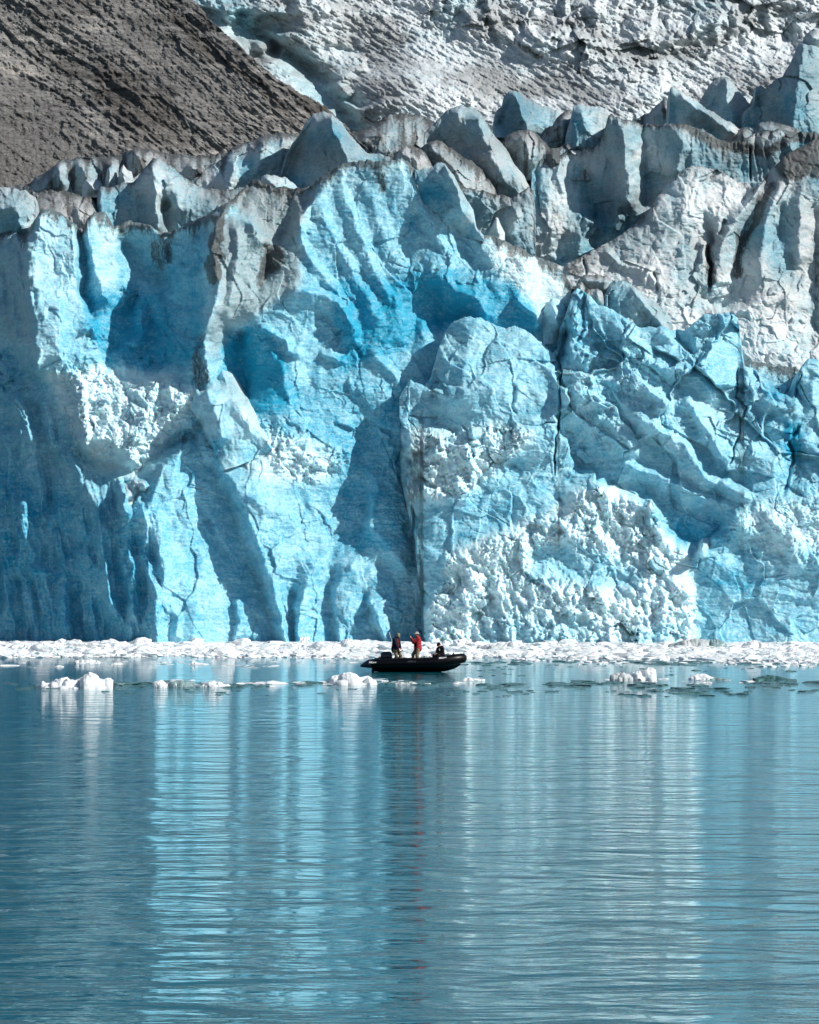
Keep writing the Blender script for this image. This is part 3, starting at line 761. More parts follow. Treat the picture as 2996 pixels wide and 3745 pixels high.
serac(T1([(405, 880), (412, 800), (425, 785), (460, 790), (530, 768), (560, 765), (600, 720), (625, 690), (645, 668), (665, 668), (700, 680), (740, 712), (775, 745), (830, 780), (880, 795), (930, 798), (985, 795), (1030, 780), (1060, 800)]),
      T1([(405, 1010), (1060, 1010)]), 328, [T1([(425, 810, -.5), (420, 960, -1)]), T1([(500, 820, .4), (590, 830, 1.2), (600, 960, 1.2)]), T1([(640, 700, -1.4), (655, 800, -2.0), (665, 960, -2.4)]), T1([(690, 850, 1), (705, 980, .6)]), T1([(720, 760, -1), (760, 880, -1.4)]), T1([(880, 860, -.2), (900, 980, -.4)])],
      'smooth peaked ice block with a vertical blue fold, left of the dirty rib', 308, b=.5, g=.3, d=.06, crest=.6, cw=18, group=SG, bulge=.8, smalln=.6)
serac(T1([(780, 740), (860, 700), (930, 670), (960, 640), (990, 612), (1040, 598), (1110, 570), (1180, 558), (1230, 562), (1262, 580), (1275, 620)]), T1([(780, 850), (1275, 850)]), 340,
      [T1([(900, 760, 0), (940, 700, .5), (960, 690, .3)]), T1([(985, 700, -2), (965, 760, -2.2), (960, 830, -2.2)]), T1([(1110, 600, -1.8), (1080, 720, -1.2), (1000, 790, -1)]), T1([(1190, 590, -.6), (1180, 690, -.4)]), T1([(1240, 590, 1), (1230, 680, 2)])],
      'sloping slab of ice with a bright white face, left of the blue dome', 309, b=.2, g=.1, d=.1, crest=1.0, cw=26, group=SG, bulge=1.6, smalln=.7)
serac(T1([(1090, 790), (1100, 745), (1120, 732), (1160, 738), (1210, 752), (1240, 775), (1260, 800)]), T1([(1090, 850), (1260, 850)]), 330, [T1([(1115, 755, -1), (1160, 780, -1)])], 'small rounded pale ice lump at the foot of the blue dome', 310, b=.4, g=.1, d=.05, crest=.3, group=SG, bulge=1.5, thick=3, smalln=.6)
serac(T1([(1180, 740), (1200, 660), (1230, 600), (1262, 560), (1290, 510), (1320, 482), (1360, 468), (1400, 480), (1440, 520), (1470, 565), (1500, 600), (1540, 640), (1600, 650), (1640, 660)]), T1([(1180, 860), (1640, 860)]), 334,
      [T1([(1190, 760, 2.2), (1240, 650, 2), (1280, 560, 1.4)]), T1([(1300, 540, .4), (1330, 490, 0)]), T1([(1390, 490, -2), (1410, 560, -3), (1460, 640, -3.6), (1480, 720, -3.6)]), T1([(1230, 750, 1.4), (1300, 760, .2)])],
      'tall blue dome-shaped ice tower in front of the brown slope corner', 311, b=.55, g=.3, d=.02, crest=.15, group=SG, bulge=.6, smalln=.5, thick=7)
serac(T1([(1440, 620), (1480, 555), (1540, 545), (1580, 520), (1640, 480), (1700, 470), (1725, 480)]) + T2([(60, 490), (100, 520)]), T1([(1440, 760)]) + T2([(100, 760)]), 350, [T1([(1500, 600, -1), (1560, 570, -1.4), (1640, 560, -1)]), T1([(1600, 640, -1), (1700, 620, -1)])],
      'low grey ice mound streaked with dirt right of the blue dome', 312, b=.12, g=.6, d=.4, crest=.9, cw=40, group=SG, bulge=2.5, lean=.7)
# --- right half, behind the front
serac(T2([(-80, 680), (-60, 640), (-20, 620), (0, 628), (40, 630), (70, 650), (95, 700)]), T2([(-80, 800), (95, 800)]), 326, [T2([(-40, 650, -1), (20, 660, -1), (40, 760, -1)])], 'small dirty ice hump left of the dome with a blue hole', 313, b=.15, g=.5, d=.2, crest=.8, group=SG, bulge=1.5)
serac(T2([(60, 560), (110, 510), (150, 470), (190, 450), (230, 446), (265, 455), (300, 480), (330, 530), (360, 575), (400, 620), (440, 690), (480, 740), (505, 790), (515, 850)]), T2([(60, 1000), (515, 1000)]), 334,
      [T2([(80, 600, 1.6), (150, 640, 1.2)]), T2([(200, 470, -.6), (230, 600, .6), (250, 760, .6)]), T2([(290, 500, -1.6), (320, 600, -2.6), (400, 760, -3.2)]), T2([(440, 740, -2.2), (470, 830, -1.8)])],
      'large blue-grey dome of ice with a small deep blue hole near its top', 314, b=.45, g=.35, d=.05, crest=.25, group=SG, bulge=.6, smalln=.8, thick=6)
serac(T2([(30, 640), (70, 600), (105, 585), (150, 605), (200, 645), (260, 680), (310, 720), (350, 770), (370, 830)]), T2([(30, 960), (370, 960)]), 330, [T2([(90, 620, -1.6), (180, 700, -2), (240, 800, -2)]), T2([(300, 760, -.4), (320, 840, 0)])],
      'dirty curved ridge of ice in front of the dome with the blue hole', 315, b=.2, g=.5, d=.2, crest=.95, cw=30, group=SG, bulge=.8)
serac(T2([(20, 715), (50, 715), (85, 705), (120, 684), (150, 690), (185, 740), (215, 800), (245, 850), (268, 890), (280, 960)]) + M2([(310, 300)]), T2([(20, 760), (60, 860), (140, 960)]) + M2([(310, 330)]), -1.0,

      [T2([(110, 710, -.6), (150, 800, -.2), (160, 930, 0)]), T2([(150, 700, -1.6), (205, 800, -2), (225, 900, -2)])],
      'smooth turquoise flake of ice leaning on the right shoulder of the great wall', 316, b=.6, g=0, d=0, crest=.15, group=SG, bulge=.3, smalln=.35, thick=4, on=(front_depth, 305, .32))
serac(T2([(355, 490), (365, 465), (385, 450), (395, 410), (420, 382), (445, 384), (470, 400), (520, 430), (570, 450), (620, 465), (640, 490)]), T2([(355, 580), (640, 580)]), 352,
      [T2([(380, 520, 1.5), (420, 430, .2)]), T2([(440, 395, -1.4), (470, 470, -2.2), (500, 560, -2.4)]), T2([(560, 520, -.4), (610, 540, -.2)])], 'blue pointed wedge of ice alone against the grey upper glacier', 317, b=.5, g=.35, d=0, crest=.25, cw=12, group=SG, bulge=.6, smalln=.5)
serac(T2([(540, 580), (570, 545), (600, 530), (620, 500), (640, 480), (665, 465), (700, 470), (720, 500)]), T2([(540, 640), (720, 640)]), 344, [T2([(600, 550, -1), (650, 510, -1.6), (650, 580, -1.6)])], 'little dark-rimmed ice peak left of the flat-topped pale block', 318, b=.3, g=.5, d=.2, crest=.9, group=SG, bulge=1.5, thick=3)
serac(T2([(660, 560), (675, 510), (690, 445), (705, 438), (740, 450), (780, 445), (830, 460), (850, 475), (880, 500)]), T2([(660, 650), (880, 650)]), 340, [T2([(690, 510, -.6), (700, 620, -1)]), T2([(720, 480, -1), (760, 560, -.8), (780, 620, -.8)])],
      'flat-topped pale turquoise ice block with crumbling rim behind the grey cliff', 319, b=.45, g=.15, d=0, crest=.1, group=SG, bulge=.4, smalln=.6)
serac(T2([(380, 620), (400, 580), (440, 555), (480, 545), (520, 550), (560, 590), (590, 625), (640, 620), (660, 600), (690, 640), (760, 640)]), T2([(380, 760), (760, 760)]), 336, [T2([(440, 600, -1), (480, 580, -1.6), (510, 680, -1.6)]), T2([(600, 660, -1), (640, 700, -1)]), T2([(560, 640, .5), (560, 700, .5)])],
      'grey brown-topped ice blocks in the gap between the dome and the cliff', 320, b=.12, g=.65, d=.3, crest=.8, cw=30, group=SG, bulge=1.5, thick=4)
serac(T2([(960, 500), (1010, 470), (1040, 440), (1070, 415), (1095, 425), (1140, 470), (1180, 520)]), T2([(960, 600), (1180, 600)]), 356, [T2([(1040, 480, -1), (1080, 440, -1.6), (1090, 540, -1.6)])], 'stubby grey-white ice horn left of the long blue fin', 321, b=.1, g=.4, d=.3, crest=.6, group=SG, bulge=1.5)
serac(T2([(1085, 530), (1095, 440), (1098, 370), (1108, 362), (1130, 380), (1180, 412), (1230, 445), (1280, 475), (1330, 505), (1370, 530), (1395, 548), (1400, 580)]), T2([(1085, 640), (1400, 640)]), 346,
      [T2([(1105, 400, 0), (1110, 520, .8)]), T2([(1140, 400, -.6), (1220, 460, -1.2), (1300, 510, -1.6), (1370, 560, -1.8)]), T2([(1200, 520, .6), (1280, 560, .2)])],
      'long blue fin of ice sloping down to the right with a bright white edge', 322, b=.45, g=.3, d=0, crest=.12, cw=10, group=SG, bulge=.2, smalln=.4)
serac(T2([(1225, 420), (1245, 385), (1275, 345), (1300, 325), (1330, 320), (1350, 335), (1380, 375), (1410, 410), (1450, 470), (1470, 510), (1480, 540)]), T2([(1225, 600), (1480, 600)]), 356,
      [T2([(1250, 420, 1), (1280, 380, .6)]), T2([(1335, 330, -1.2), (1340, 430, -1.4), (1370, 540, -1.4)]), T2([(1290, 360, 0), (1300, 440, .3)])], 'rounded blue ice tooth behind the long fin', 323, b=.4, g=.4, d=.03, crest=.3, group=SG, bulge=.8, smalln=.5)
serac(T2([(1410, 470), (1450, 440), (1458, 370), (1475, 360), (1500, 375), (1530, 345), (1570, 320), (1600, 270), (1620, 230), (1640, 190), (1670, 172), (1725, 176), (1790, 180)]), T2([(1410, 640), (1790, 640)]), 350,
      [T2([(1460, 420, 2.2), (1480, 560, 2.4)]), T2([(1540, 380, 1.4), (1560, 540, 1.4)]), T2([(1655, 190, -1.4), (1640, 300, -2.2), (1630, 400, -2.6), (1610, 560, -2.8)]), T2([(1700, 200, -1.2), (1710, 560, -1.4)])],
      'massive dark-sided ice tower at the right edge topped with snow', 324, b=.6, g=.3, d=0, crest=.05, group=SG, bulge=1.6, smalln=.9, thick=9)
serac(T2([(1655, 180), (1665, 150), (1685, 132), (1705, 122), (1740, 125), (1790, 130)]), T2([(1655, 205), (1790, 205)]), 350.5, [T2([(1690, 160, -.8), (1740, 160, -.8)])], 'white snow cap piled on the massive right-hand ice tower', 325, b=.05, g=0, d=0, crest=0, bulge=.8, thick=5, name='snow_cap', cat='snow')
serac(T2([(1360, 590), (1380, 550), (1420, 538), (1450, 545), (1470, 520), (1510, 512), (1560, 518), (1600, 530), (1660, 560), (1725, 580)]), T2([(1360, 660), (1725, 660)]), 344, [T2([(1400, 560, -.8), (1420, 610, -1)]), T2([(1480, 540, -1), (1560, 560, -1.2)])],
      'low blue-grey ice hummocks below the massive right-hand tower', 326, b=.4, g=.5, d=.1, crest=.6, group=SG, bulge=1.2, thick=4, smalln=.6)

# --- grey cliff
gf = Field(2000, 380, 3080, 1300, 6)
for l in [T2([(500, 690, 1), (515, 800, .5), (520, 900, .5)]), T2([(540, 680, -1), (600, 800, -1), (640, 920, -1)]), T2([(700, 650, .2), (730, 920, .6)]), T2([(740, 640, 1.0), (750, 800, 2.2), (770, 920, 2.4)]),
          T2([(800, 590, .6), (830, 700, .8), (850, 900, .8)]), T2([(845, 480, -1.6), (880, 520, -2.6), (915, 620, -3.2), (925, 860, -3.2)]), T2([(955, 530, -1.4), (965, 860, -1)]), T2([(980, 530, 1.4), (985, 860, 2.2)]),
          T2([(1060, 560, .2), (1050, 800, .6)]), T2([(1110, 540, -1.4), (1150, 600, -2.4), (1125, 720, -2.4)]), T2([(1250, 560, -1.4), (1270, 700, -1.2)]), T2([(1380, 620, -.6), (1430, 760, -.2)]), T2([(1560, 560, -1.2), (1620, 640, -1.4)]), T2([(1640, 570, .6), (1640, 680, 1)]), T2([(1700, 560, -.6), (1800, 600, -.6)]),
          M2([(380, 300, -.6), (450, 340, -1)]), M2([(560, 290, -1.2), (640, 270, -1), (560, 380, -1)]), M2([(720, 220, -1.4), (760, 240, -1.4), (700, 380, -1.4)]), M2([(640, 310, .2), (630, 380, .2)]), M2([(800, 300, 1), (780, 380, 1)]),
          M2([(450, 520, -1), (1000, 520, -1), (1800, 520, -1)])]: gf.line(l)
gf.solve(1)


def g_depth(px, py):
    w = 7 * fbm(px / 50, py / 50, 3, 61)
    d = gf.at(px + w, py)
    for l, h, a, b in [(T2([(640, 660), (620, 740), (650, 820)]), .6, 20, 20), (M2([(860, 180), (880, 230), (850, 280)]), 1.4, 26, 30), (M2([(770, 240), (780, 270), (770, 300)]), 1.2, 14, 14), (T2([(900, 520), (905, 660), (900, 860)]), .5, 14, 14), (T2([(1180, 620), (1200, 720)]), .5, 30, 30), (T2([(1434, 620), (1436, 760)]), -1.2, 6, 6)]:
        d = d + stroke(px, py, l, h, a, b)
    return d


def g_detail(x, z, px, py):
    w = fbm(x * .4, z * .3, 3, 203)
    low = smooth(1.0, 8.0, (py - 750) / 30)
    cups = blocks(x * 1.1 + w * .6, z * 1.4, 211, .2)[2]
    return blocks(x * 1.9, z * 1.4, 213, 1.2, .03)[0] * .05 + blocks(x * .3 + w * .1, z * .16, 215, 1.0, .02)[0] * .6 - ridged(x * .5 + w * .3, z * .07, 4, 205, .5) * .22 + fbm(x * .4, z * .25, 5, 207) * .35 + low * cups * .5 + fbm(x * 1.6, z * 2.4, 3, 209) * .06


def g_paint(px, py, x, z, b, d, g):
    w = 12 * fbm(x * .8, z * .5, 3, 222)
    px = px + w
    m = blurmask(px, 2110, 2330, 30) * smooth(560, 640, py)
    b = b + .22 * m
    g = g + .35 * blurmask(px, 2110, 2230, 25) * 0 - .3 * smooth(2250, 2060, px)
    band = np.exp(-((py - np.interp(px, [2500, 2600, 2750, 2800, 2900, 3000], [455, 520, 545, 560, 500, 500])) / 26.0) ** 2) * smooth(2440, 2520, px)
    d = np.maximum(d, band * .8)
    return b, d, g


def blurmask(x, a, b, f): return smooth(a - f, a + f, x) * (1 - smooth(b - f, b + f, x))


G_TOP = T2([(508, 860), (512, 700), (535, 668), (575, 672), (620, 670), (650, 640), (700, 632), (760, 620), (800, 600), (820, 550), (838, 490), (850, 478), (880, 500), (930, 508), (980, 522), (1050, 524), (1110, 520), (1180, 532), (1240, 545), (1290, 580), (1350, 602), (1400, 590), (1460, 562), (1550, 545), (1640, 556), (1725, 560), (1830, 565)])
o = mass('grey_cliff', G_TOP, M2([(508, 470), (1830, 500)]), 336, .16, g_depth, GREY_ICE, simple_tint(.42, .04, .36, .8, 18, .45, seed=40, paint=g_paint), st=2.8, thick=12, jag=5, seed=12, detail=g_detail, z0=40)
o.name = 'ice_cliff'
tag(o, 'wide grey-blue fluted ice cliff with a dirty rim, behind the white slopes', 'ice cliff')

# --- dark gap wall under the domes
serac(M2([(180, 60), (240, 100), (300, 110), (370, 130), (430, 138), (470, 120), (500, 95), (520, 110), (530, 200)]), M2([(180, 420), (530, 420)]), 325, [M2([(260, 200, 1), (300, 300, 1)]), M2([(380, 200, .5), (400, 300, .8)]), M2([(450, 200, -1), (430, 300, -.6)])],
      'shadowed wall of blue ice in the gap below the domes', 327, b=.6, g=.4, d=.15, crest=.9, cw=14, group=SG, bulge=.4, name='ice_wall', cat='ice wall')
serac(M2([(330, 290), (350, 250), (362, 224), (372, 228), (385, 260), (400, 290)]), M2([(330, 330), (400, 330)]), 322, [M2([(366, 235, -1), (372, 290, -1)])], 'small white spike of ice in the dark gap', 328, b=.25, g=0, d=0, crest=0, group=SG, bulge=.8, thick=2)

# --- white-grey slopes in front of the cliff
hf_ = Field(1940, 440, 3080, 1340, 6)
for l in [M2([(540, 400, 1), (640, 440, 0), (760, 400, -.6), (840, 350, -.8)]), M2([(900, 330, -.6), (1000, 260, -.8), (1060, 150, -.6)]), M2([(1060, 110, .2), (960, 250, .3), (830, 340, .2)]), M2([(1190, 20, -.6), (1150, 200, -1.6), (1100, 330, -1.8), (960, 440, -1.8)]),
          M2([(1190, 220, -1), (1250, 290, -.6), (1250, 370, -.4)]), M2([(1240, 230, .6), (1280, 330, 1.2)]), M2([(1300, 170, -.8), (1300, 330, -1.8), (1290, 420, -2)]), M2([(1400, 90, .2), (1360, 160, -.2)]), M2([(1450, 110, .2), (1400, 160, 1.4)]),
          M2([(1490, 80, -1), (1400, 200, -1.8), (1320, 330, -2.2), (1290, 480, -2.2)]), M2([(1530, 30, .4), (1430, 240, .6), (1390, 400, .8), (1370, 480, .4)]), M2([(1600, -20, -1.2), (1500, 250, -1.8), (1480, 370, -2.6), (1480, 480, -2.6)]), M2([(1570, 180, .2), (1560, 300, .6)]), M2([(1610, 380, .4), (1600, 510, .4)]),
          M2([(1700, -60, -1), (1640, 160, -1.8), (1650, 400, -1.4)]), M2([(1720, 200, .8), (1710, 700, 1)]), M2([(1800, 0, -1), (1800, 700, -1)]), M2([(640, 480, -1), (720, 540, -1.6), (850, 560, -2)]), M2([(940, 520, -2), (1060, 520, -2.6), (1200, 560, -2.4)]),
          M2([(1230, 560, 0), (1330, 610, .2), (1420, 580, 0)]), M2([(1250, 620, -1.6), (1400, 620, -2.2), (1600, 560, -2.4)]), M2([(1200, 800, -2.6), (1600, 800, -2.8)]), M2([(700, 700, -2), (1100, 700, -2.4)])]: hf_.line(l)
hf_.solve(1)
H_STR = [(M2([(820, 360), (880, 420), (1000, 450)]), .7, 20, 26), (M2([(980, 500), (1010, 450), (1040, 520)]), .8, 20, 20), (M2([(730, 400), (745, 470)]), -.8, 7, 7), (M2([(1030, 450), (1045, 540)]), -.8, 7, 7), (M2([(1190, 290), (1180, 350), (1130, 380)]), .6, 20, 30),
         (M2([(1250, 340), (1265, 430), (1260, 540)]), -1.5, 14, 10), (M2([(1390, 490), (1300, 500), (1240, 530)]), .6, 16, 30), (M2([(1330, 230), (1310, 300)]), -1.2, 20, 14), (M2([(1230, 640), (1400, 610), (1600, 500)]), .6, 20, 30), (M2([(1210, 330), (1240, 340), (1235, 420), (1200, 440)]), .9, 16, 12)]


def h_depth(px, py):
    w = 6 * fbm(px / 50, py / 50, 3, 261)
    d = hf_.at(px + w, py - w)
    for l, h, a, b in H_STR: d = d + stroke(px + w, py, l, h, a, b)
    return d


def h_detail(x, z, px, py):
    w = fbm(x * .4, z * .3, 3, 303)
    b1, _, _ = blocks(x * .5 + w, z * .5, 311, .7)
    b2, _, _ = blocks(x * 1.4 + w, z * 1.3, 313, .8)
    lo = smooth(950, 1100, py)
    return blocks(x * 2.0 + z, z * 1.6, 317, 1.2, .03)[0] * .05 + blocks(x * .26 + w * .1, z * .2 + x * .06, 319, 1.0, .02)[0] * .45 + fbm(x * .35 + w * .3, z * .3, 5, 307) * .4 + b1 * (.2 + .3 * lo) + b2 * .08 * (1 + lo) + fbm(x * 1.5 + z * .6, z * 2.0, 3, 309) * .06


hd = Paint(1940, 440, 3080, 1340, 0)
for p, v in [(M2([(1480, 110), (1560, 40), (1500, 200), (1420, 340), (1390, 480), (1350, 490), (1380, 330)]), .75), (M2([(1250, 330), (1280, 330), (1290, 480), (1250, 540)]), .8), (M2([(1200, 20), (1340, 60), (1400, 110), (1280, 80)]), .5),
             (M2([(1500, -40), (1700, -120), (1800, 60), (1560, 60)]), .7), (M2([(1570, -40), (1800, -160), (1800, -60), (1640, 60)]), .8), (M2([(1670, 300), (1725, 250), (1800, 640), (1680, 620)]), .4), (M2([(640, 430), (720, 400), (760, 470), (660, 480)]), .5)]: hd.poly(p, v, 3)


def h_paint(px, py, x, z, b, d, g):
    w = 14 * fbm(x * .7, z * .4, 4, 322)
    b = b + .25 * blurmask(px + w, 2600, 2900, 40) * blurmask(py, 780, 1050, 60) - .15 * smooth(1000, 1100, py)
    return b, np.maximum(d, hd.at(px + w, py + w)), g - .25 * smooth(980, 1080, py) + .15 * smooth(2700, 2900, px)


H_TOP = M2([(520, 395), (560, 400), (640, 430), (700, 400), (760, 372), (830, 330), (860, 318), (900, 290), (950, 250), (1000, 205), (1040, 140), (1070, 98), (1130, 42), (1190, 5), (1240, 12), (1300, 25), (1340, 50), (1370, 72), (1420, 78), (1450, 102), (1480, 84), (1520, 18), (1560, -12), (1600, -50), (1650, -72), (1680, -90), (1725, -108), (1830, -140)])
o = mass('white_slopes', H_TOP, M2([(520, 800), (1400, 850), (1830, 1120)]), 322, .36, h_depth, GREY_ICE, simple_tint(.16, .04, .22, .55, 26, .3, seed=50, paint=h_paint), st=2.8, thick=10, jag=4, seed=22, detail=h_detail, z0=25)
o.name = 'ice_slope'
tag(o, 'broad grey-white ice slopes with dirty vertical gullies above the blue right-hand blocks', 'ice slope')

# --- pieces standing on the front
serac(M2([(812, 600), (818, 560), (835, 515), (865, 490), (895, 488), (930, 505), (960, 530), (1000, 560), (1040, 590), (1075, 620), (1100, 650), (1108, 690)]), M2([(812, 700), (1108, 780)]), 1.5, [M2([(850, 540, -.4), (880, 620, 0)]), M2([(940, 520, -1), (990, 590, -1.6), (1060, 680, -1.8)]), M2([(1000, 640, -.6), (980, 690, -.4)])],
      'rounded dark blue-green boulder of ice wedged behind the pale blocks', 330, b=.65, g=.5, d=.05, crest=.3, bulge=.8, thick=4, mat=ICE, cat='ice block', name='ice_block', on=(cr_depth, 304.2, .31))
serac(M2([(560, 620), (575, 590), (600, 565), (625, 570), (650, 600), (660, 640), (680, 690)]), M2([(560, 760), (680, 760)]), 1.0, [M2([(600, 600, -1), (620, 680, -1)])], 'small pale blue block left of the pointed pinnacle', 331, b=.55, g=.1, d=0, crest=.1, bulge=1.2, thick=3, mat=ICE, cat='ice block', name='ice_block', smalln=.6, on=(cr_depth, 304.2, .31))
serac(M2([(710, 490), (730, 470), (780, 466), (830, 476), (862, 495), (870, 520)]), M2([(710, 560), (870, 560)]), 4.0, [M2([(740, 490, -1), (820, 500, -1.2)])], 'flat white block with a brownish top behind the pinnacle', 332, b=.05, g=.2, d=.15, crest=.7, cw=14, bulge=1, thick=3, cat='ice block', name='ice_block', on=(cr_depth, 304.2, .31))
serac(M2([(690, 540), (705, 510), (725, 498), (745, 520), (765, 530), (790, 525), (812, 540), (820, 590)]), M2([(690, 600), (820, 620)]), .8, [M2([(720, 515, -.8), (735, 560, -.8)]), M2([(790, 540, -.8), (800, 580, -.8)])], 'two dark little ice knobs on the tip of the pointed pinnacle', 333, b=.4, g=.6, d=.3, crest=.6, bulge=.8, thick=2, cat='ice block', name='ice_block', on=(cr_depth, 304.2, .31))
serac(M1([(808, 1010), (815, 960), (826, 934), (840, 955), (862, 950), (880, 930), (905, 900), (925, 868), (945, 857), (975, 868), (1000, 905), (1030, 955), (1055, 1010), (1075, 1045), (1092, 1100), (1120, 1140), (1145, 1180)]),
      M1([(808, 1040), (850, 1100), (890, 1180), (930, 1290), (1000, 1270), (1145, 1210)]), -1.2, [M1([(870, 960, -.6), (905, 1040, -1.6), (935, 1150, -1.6)]), M1([(945, 875, -1), (985, 960, -1.4), (1020, 1060, -1.6), (1060, 1130, -1.2)]), M1([(1040, 1000, -.4), (1080, 1090, -.2)])],
      'translucent turquoise fin of ice leaning left in front of the dark blue bowl', 334, b=.5, g=0, d=0, crest=.05, bulge=.6, thick=3, mat=ICE, smalln=.5, name='ice_fin', cat='ice fin', jag=3, on=(front_depth, 305, .32))
serac(B1([(512, 470), (518, 432), (535, 412), (560, 405), (590, 415), (605, 408), (612, 430), (610, 450)]), B1([(512, 500), (540, 560), (560, 520), (585, 460), (610, 455)]), -.9, [B1([(530, 440, -.8), (560, 430, -1), (560, 480, -.8)])], 'small knobbly white ice lump sticking out of the shaded left wall', 335, b=.08, g=.15, d=.05, crest=.2, bulge=.5, thick=3, mat=ICE, name='ice_block', cat='ice block', rough=.8, on=(front_depth, 305, .32))
serac(B2([(245, 240), (247, 190), (258, 178), (285, 182), (310, 186), (325, 205), (330, 235)]), B2([(245, 250), (330, 248)]), -.5, [B2([(262, 195, -.8), (270, 235, -.9)])], 'small squarish pale block sitting on the rubble ledge of the rounded block', 336, b=.35, g=0, d=0, crest=0, bulge=.4, thick=2.2, mat=ICE, name='ice_block', cat='ice block', on=(cr_depth, 304.2, .31))
serac(B2([(985, 560), (990, 520), (1005, 495), (1020, 492), (1032, 520), (1030, 570), (1050, 600), (1070, 640)]), B2([(985, 640), (1070, 660)]), -.5, [B2([(1010, 510, -.8), (1015, 600, -.9)])], 'upright pale ice horn on top of the white rubble fan', 337, b=.3, g=0, d=0, crest=0, bulge=.5, thick=2.4, mat=ICE, name='ice_block', cat='ice block', on=(cr_depth, 304.2, .31))
serac(B2([(990, 770), (1000, 735), (1030, 722), (1060, 735), (1078, 765), (1082, 800)]), B2([(990, 780), (1030, 810), (1082, 815)]), -.5, [B2([(1020, 745, -.8), (1040, 790, -.8)])], 'glassy rounded pale blue block in the middle of the rubble fan', 338, b=.5, g=0, d=0, crest=0, bulge=.4, thick=2, mat=ICE, smalln=.4, name='ice_block', cat='ice block', on=(cr_depth, 304.2, .31))
serac(B2([(1207, 735), (1215, 680), (1235, 655), (1260, 650), (1270, 690), (1275, 740)]), B2([(1207, 745), (1275, 750)]), -.5, [B2([(1235, 670, -.7), (1240, 730, -.7)])], 'tilted square block left of the bulging overhang at lower right', 339, b=.35, g=0, d=0, crest=0, bulge=.4, thick=2, mat=ICE, smalln=.4, name='ice_block', cat='ice block', on=(cr_depth, 304.2, .31))

# ================================================================== UPPER GLACIER, ROCK SLOPES
def up_detail(x, z, px, py):
    # long dusted shoulder running down to the right, broken icefall above and below it
    w = fbm(x * .05, z * .05, 3, 401) * 6
    s_ = (py - np.interp(px, [700, 1200, 1700, 2100, 2500], [150, 170, 240, 400, 560])) / 100.0 + w * .08
    band = np.exp(-(s_ / 1.1) ** 2) * smooth(2500, 2100, px) * smooth(800, 1100, px)
    hump = np.exp(-(((px - 1480) / 300) ** 2 + ((py - 350) / 90) ** 2))
    cal = np.clip(np.maximum(band, hump), 0, 1)
    uu = x * .88 - z * .48; vv = x * .48 + z * .88
    w3 = fbm(x * .15, z * .2, 3, 433)
    fall = smooth(260, 110, py) * smooth(1450, 1750, px)      # steeper, more crevassed part near the top
    left = smooth(1500, 1250, px)
    ch = ridged(x * .13 + w3 * .15, z * .10 + x * .03, 4, 405, .5)     # standing fins
    hm = 1 - np.abs(perlin2(x * .14 + w3, z * .3 + w3, 435)) * 2
    b1, e, f = blocks(x * .2 + w3 * .25, z * .34 + w3 * .15, 407, 1.2, .02)
    b2, e2, f2 = blocks(x * .55 + w3 * .4, z * .8 + w3 * .3, 409, 1.2, .02)
    b3, _, _ = blocks(x * 1.3 + w3 * .5, z * 1.9, 410, 1.3, .03)
    big = fbm(x * .03, z * .05, 3, 413)
    pat = smooth(-.3, .4, fbm(x * .05, z * .09, 3, 437))
    n = (1 - .85 * cal) * (-ch * (.2 + 2.6 * fall + .9 * left) + b1 * (.25 + 1.6 * fall + .7 * pat) + b2 * (.25 + .5 * pat + .4 * fall) + b3 * .26) - (1 - cal) * ridged(x * .035 + w3 * .1 + z * .02, z * .09 - x * .02, 3, 439) * 1.5 + big * 4 - hump * 6
    n += fbm(uu * .5, vv * 1.6, 5, 411, .66) * .42
    # dark crevasse between rock and ice, terraces along the left margin
    mg = px - np.interp(py, [0, 120, 250, 460], [730, 950, 1120, 1290])
    n += 7 * np.exp(-(mg / 60) ** 2) * smooth(60, 250, py) + 5 * smooth(-.1, .4, fbm(x * .12, z * .2, 3, 431)) * np.exp(-(mg / 220) ** 2)
    return n


def up_tint(px, py, x, z, below):
    w = fbm(x * .05, z * .05, 3, 401) * 6
    s_ = (py - np.interp(px, [700, 1200, 1700, 2100, 2500], [150, 170, 240, 400, 560])) / 100.0 + w * .08
    g = .3 + .9 * fbm(x * .12, z * .25, 5, 415, .65) + .2 * np.exp(-s_ ** 2)
    d = .05 + .26 * fbm((x + z) * .06, (z - x * .5) * .16, 5, 417, .6) + .08 * np.exp(-s_ ** 2)
    ln = np.exp(-((s_ + 1.15) / .22) ** 2) * smooth(1700, 1900, px) * .8
    d = np.maximum(d, ln * (.5 + .5 * fbm(x * .3, z * .3, 3, 427)))
    mg = np.exp(-((px - np.interp(py, [0, 120, 250, 460], [730, 950, 1120, 1290])) / 160) ** 2)
    b = .05 + .4 * mg + .25 * smooth(.1, .6, fbm(x * .07, z * .12, 4, 419)) * smooth(250, 60, py)
    return b, np.clip(d, 0, 1), np.clip(g, 0, 1)


o = mass('glacier_slope', [(560, -160), (3090, -160)], [(560, 800), (3090, 800)], 412, 1.55, lambda a, b: 0 * a, FAR_ICE, up_tint, st=2.8, thick=60, jag=3, seed=29, detail=up_detail, z0=50)
tag(o, 'grey broken upper glacier rising behind the ice front', 'glacier', kind='structure')


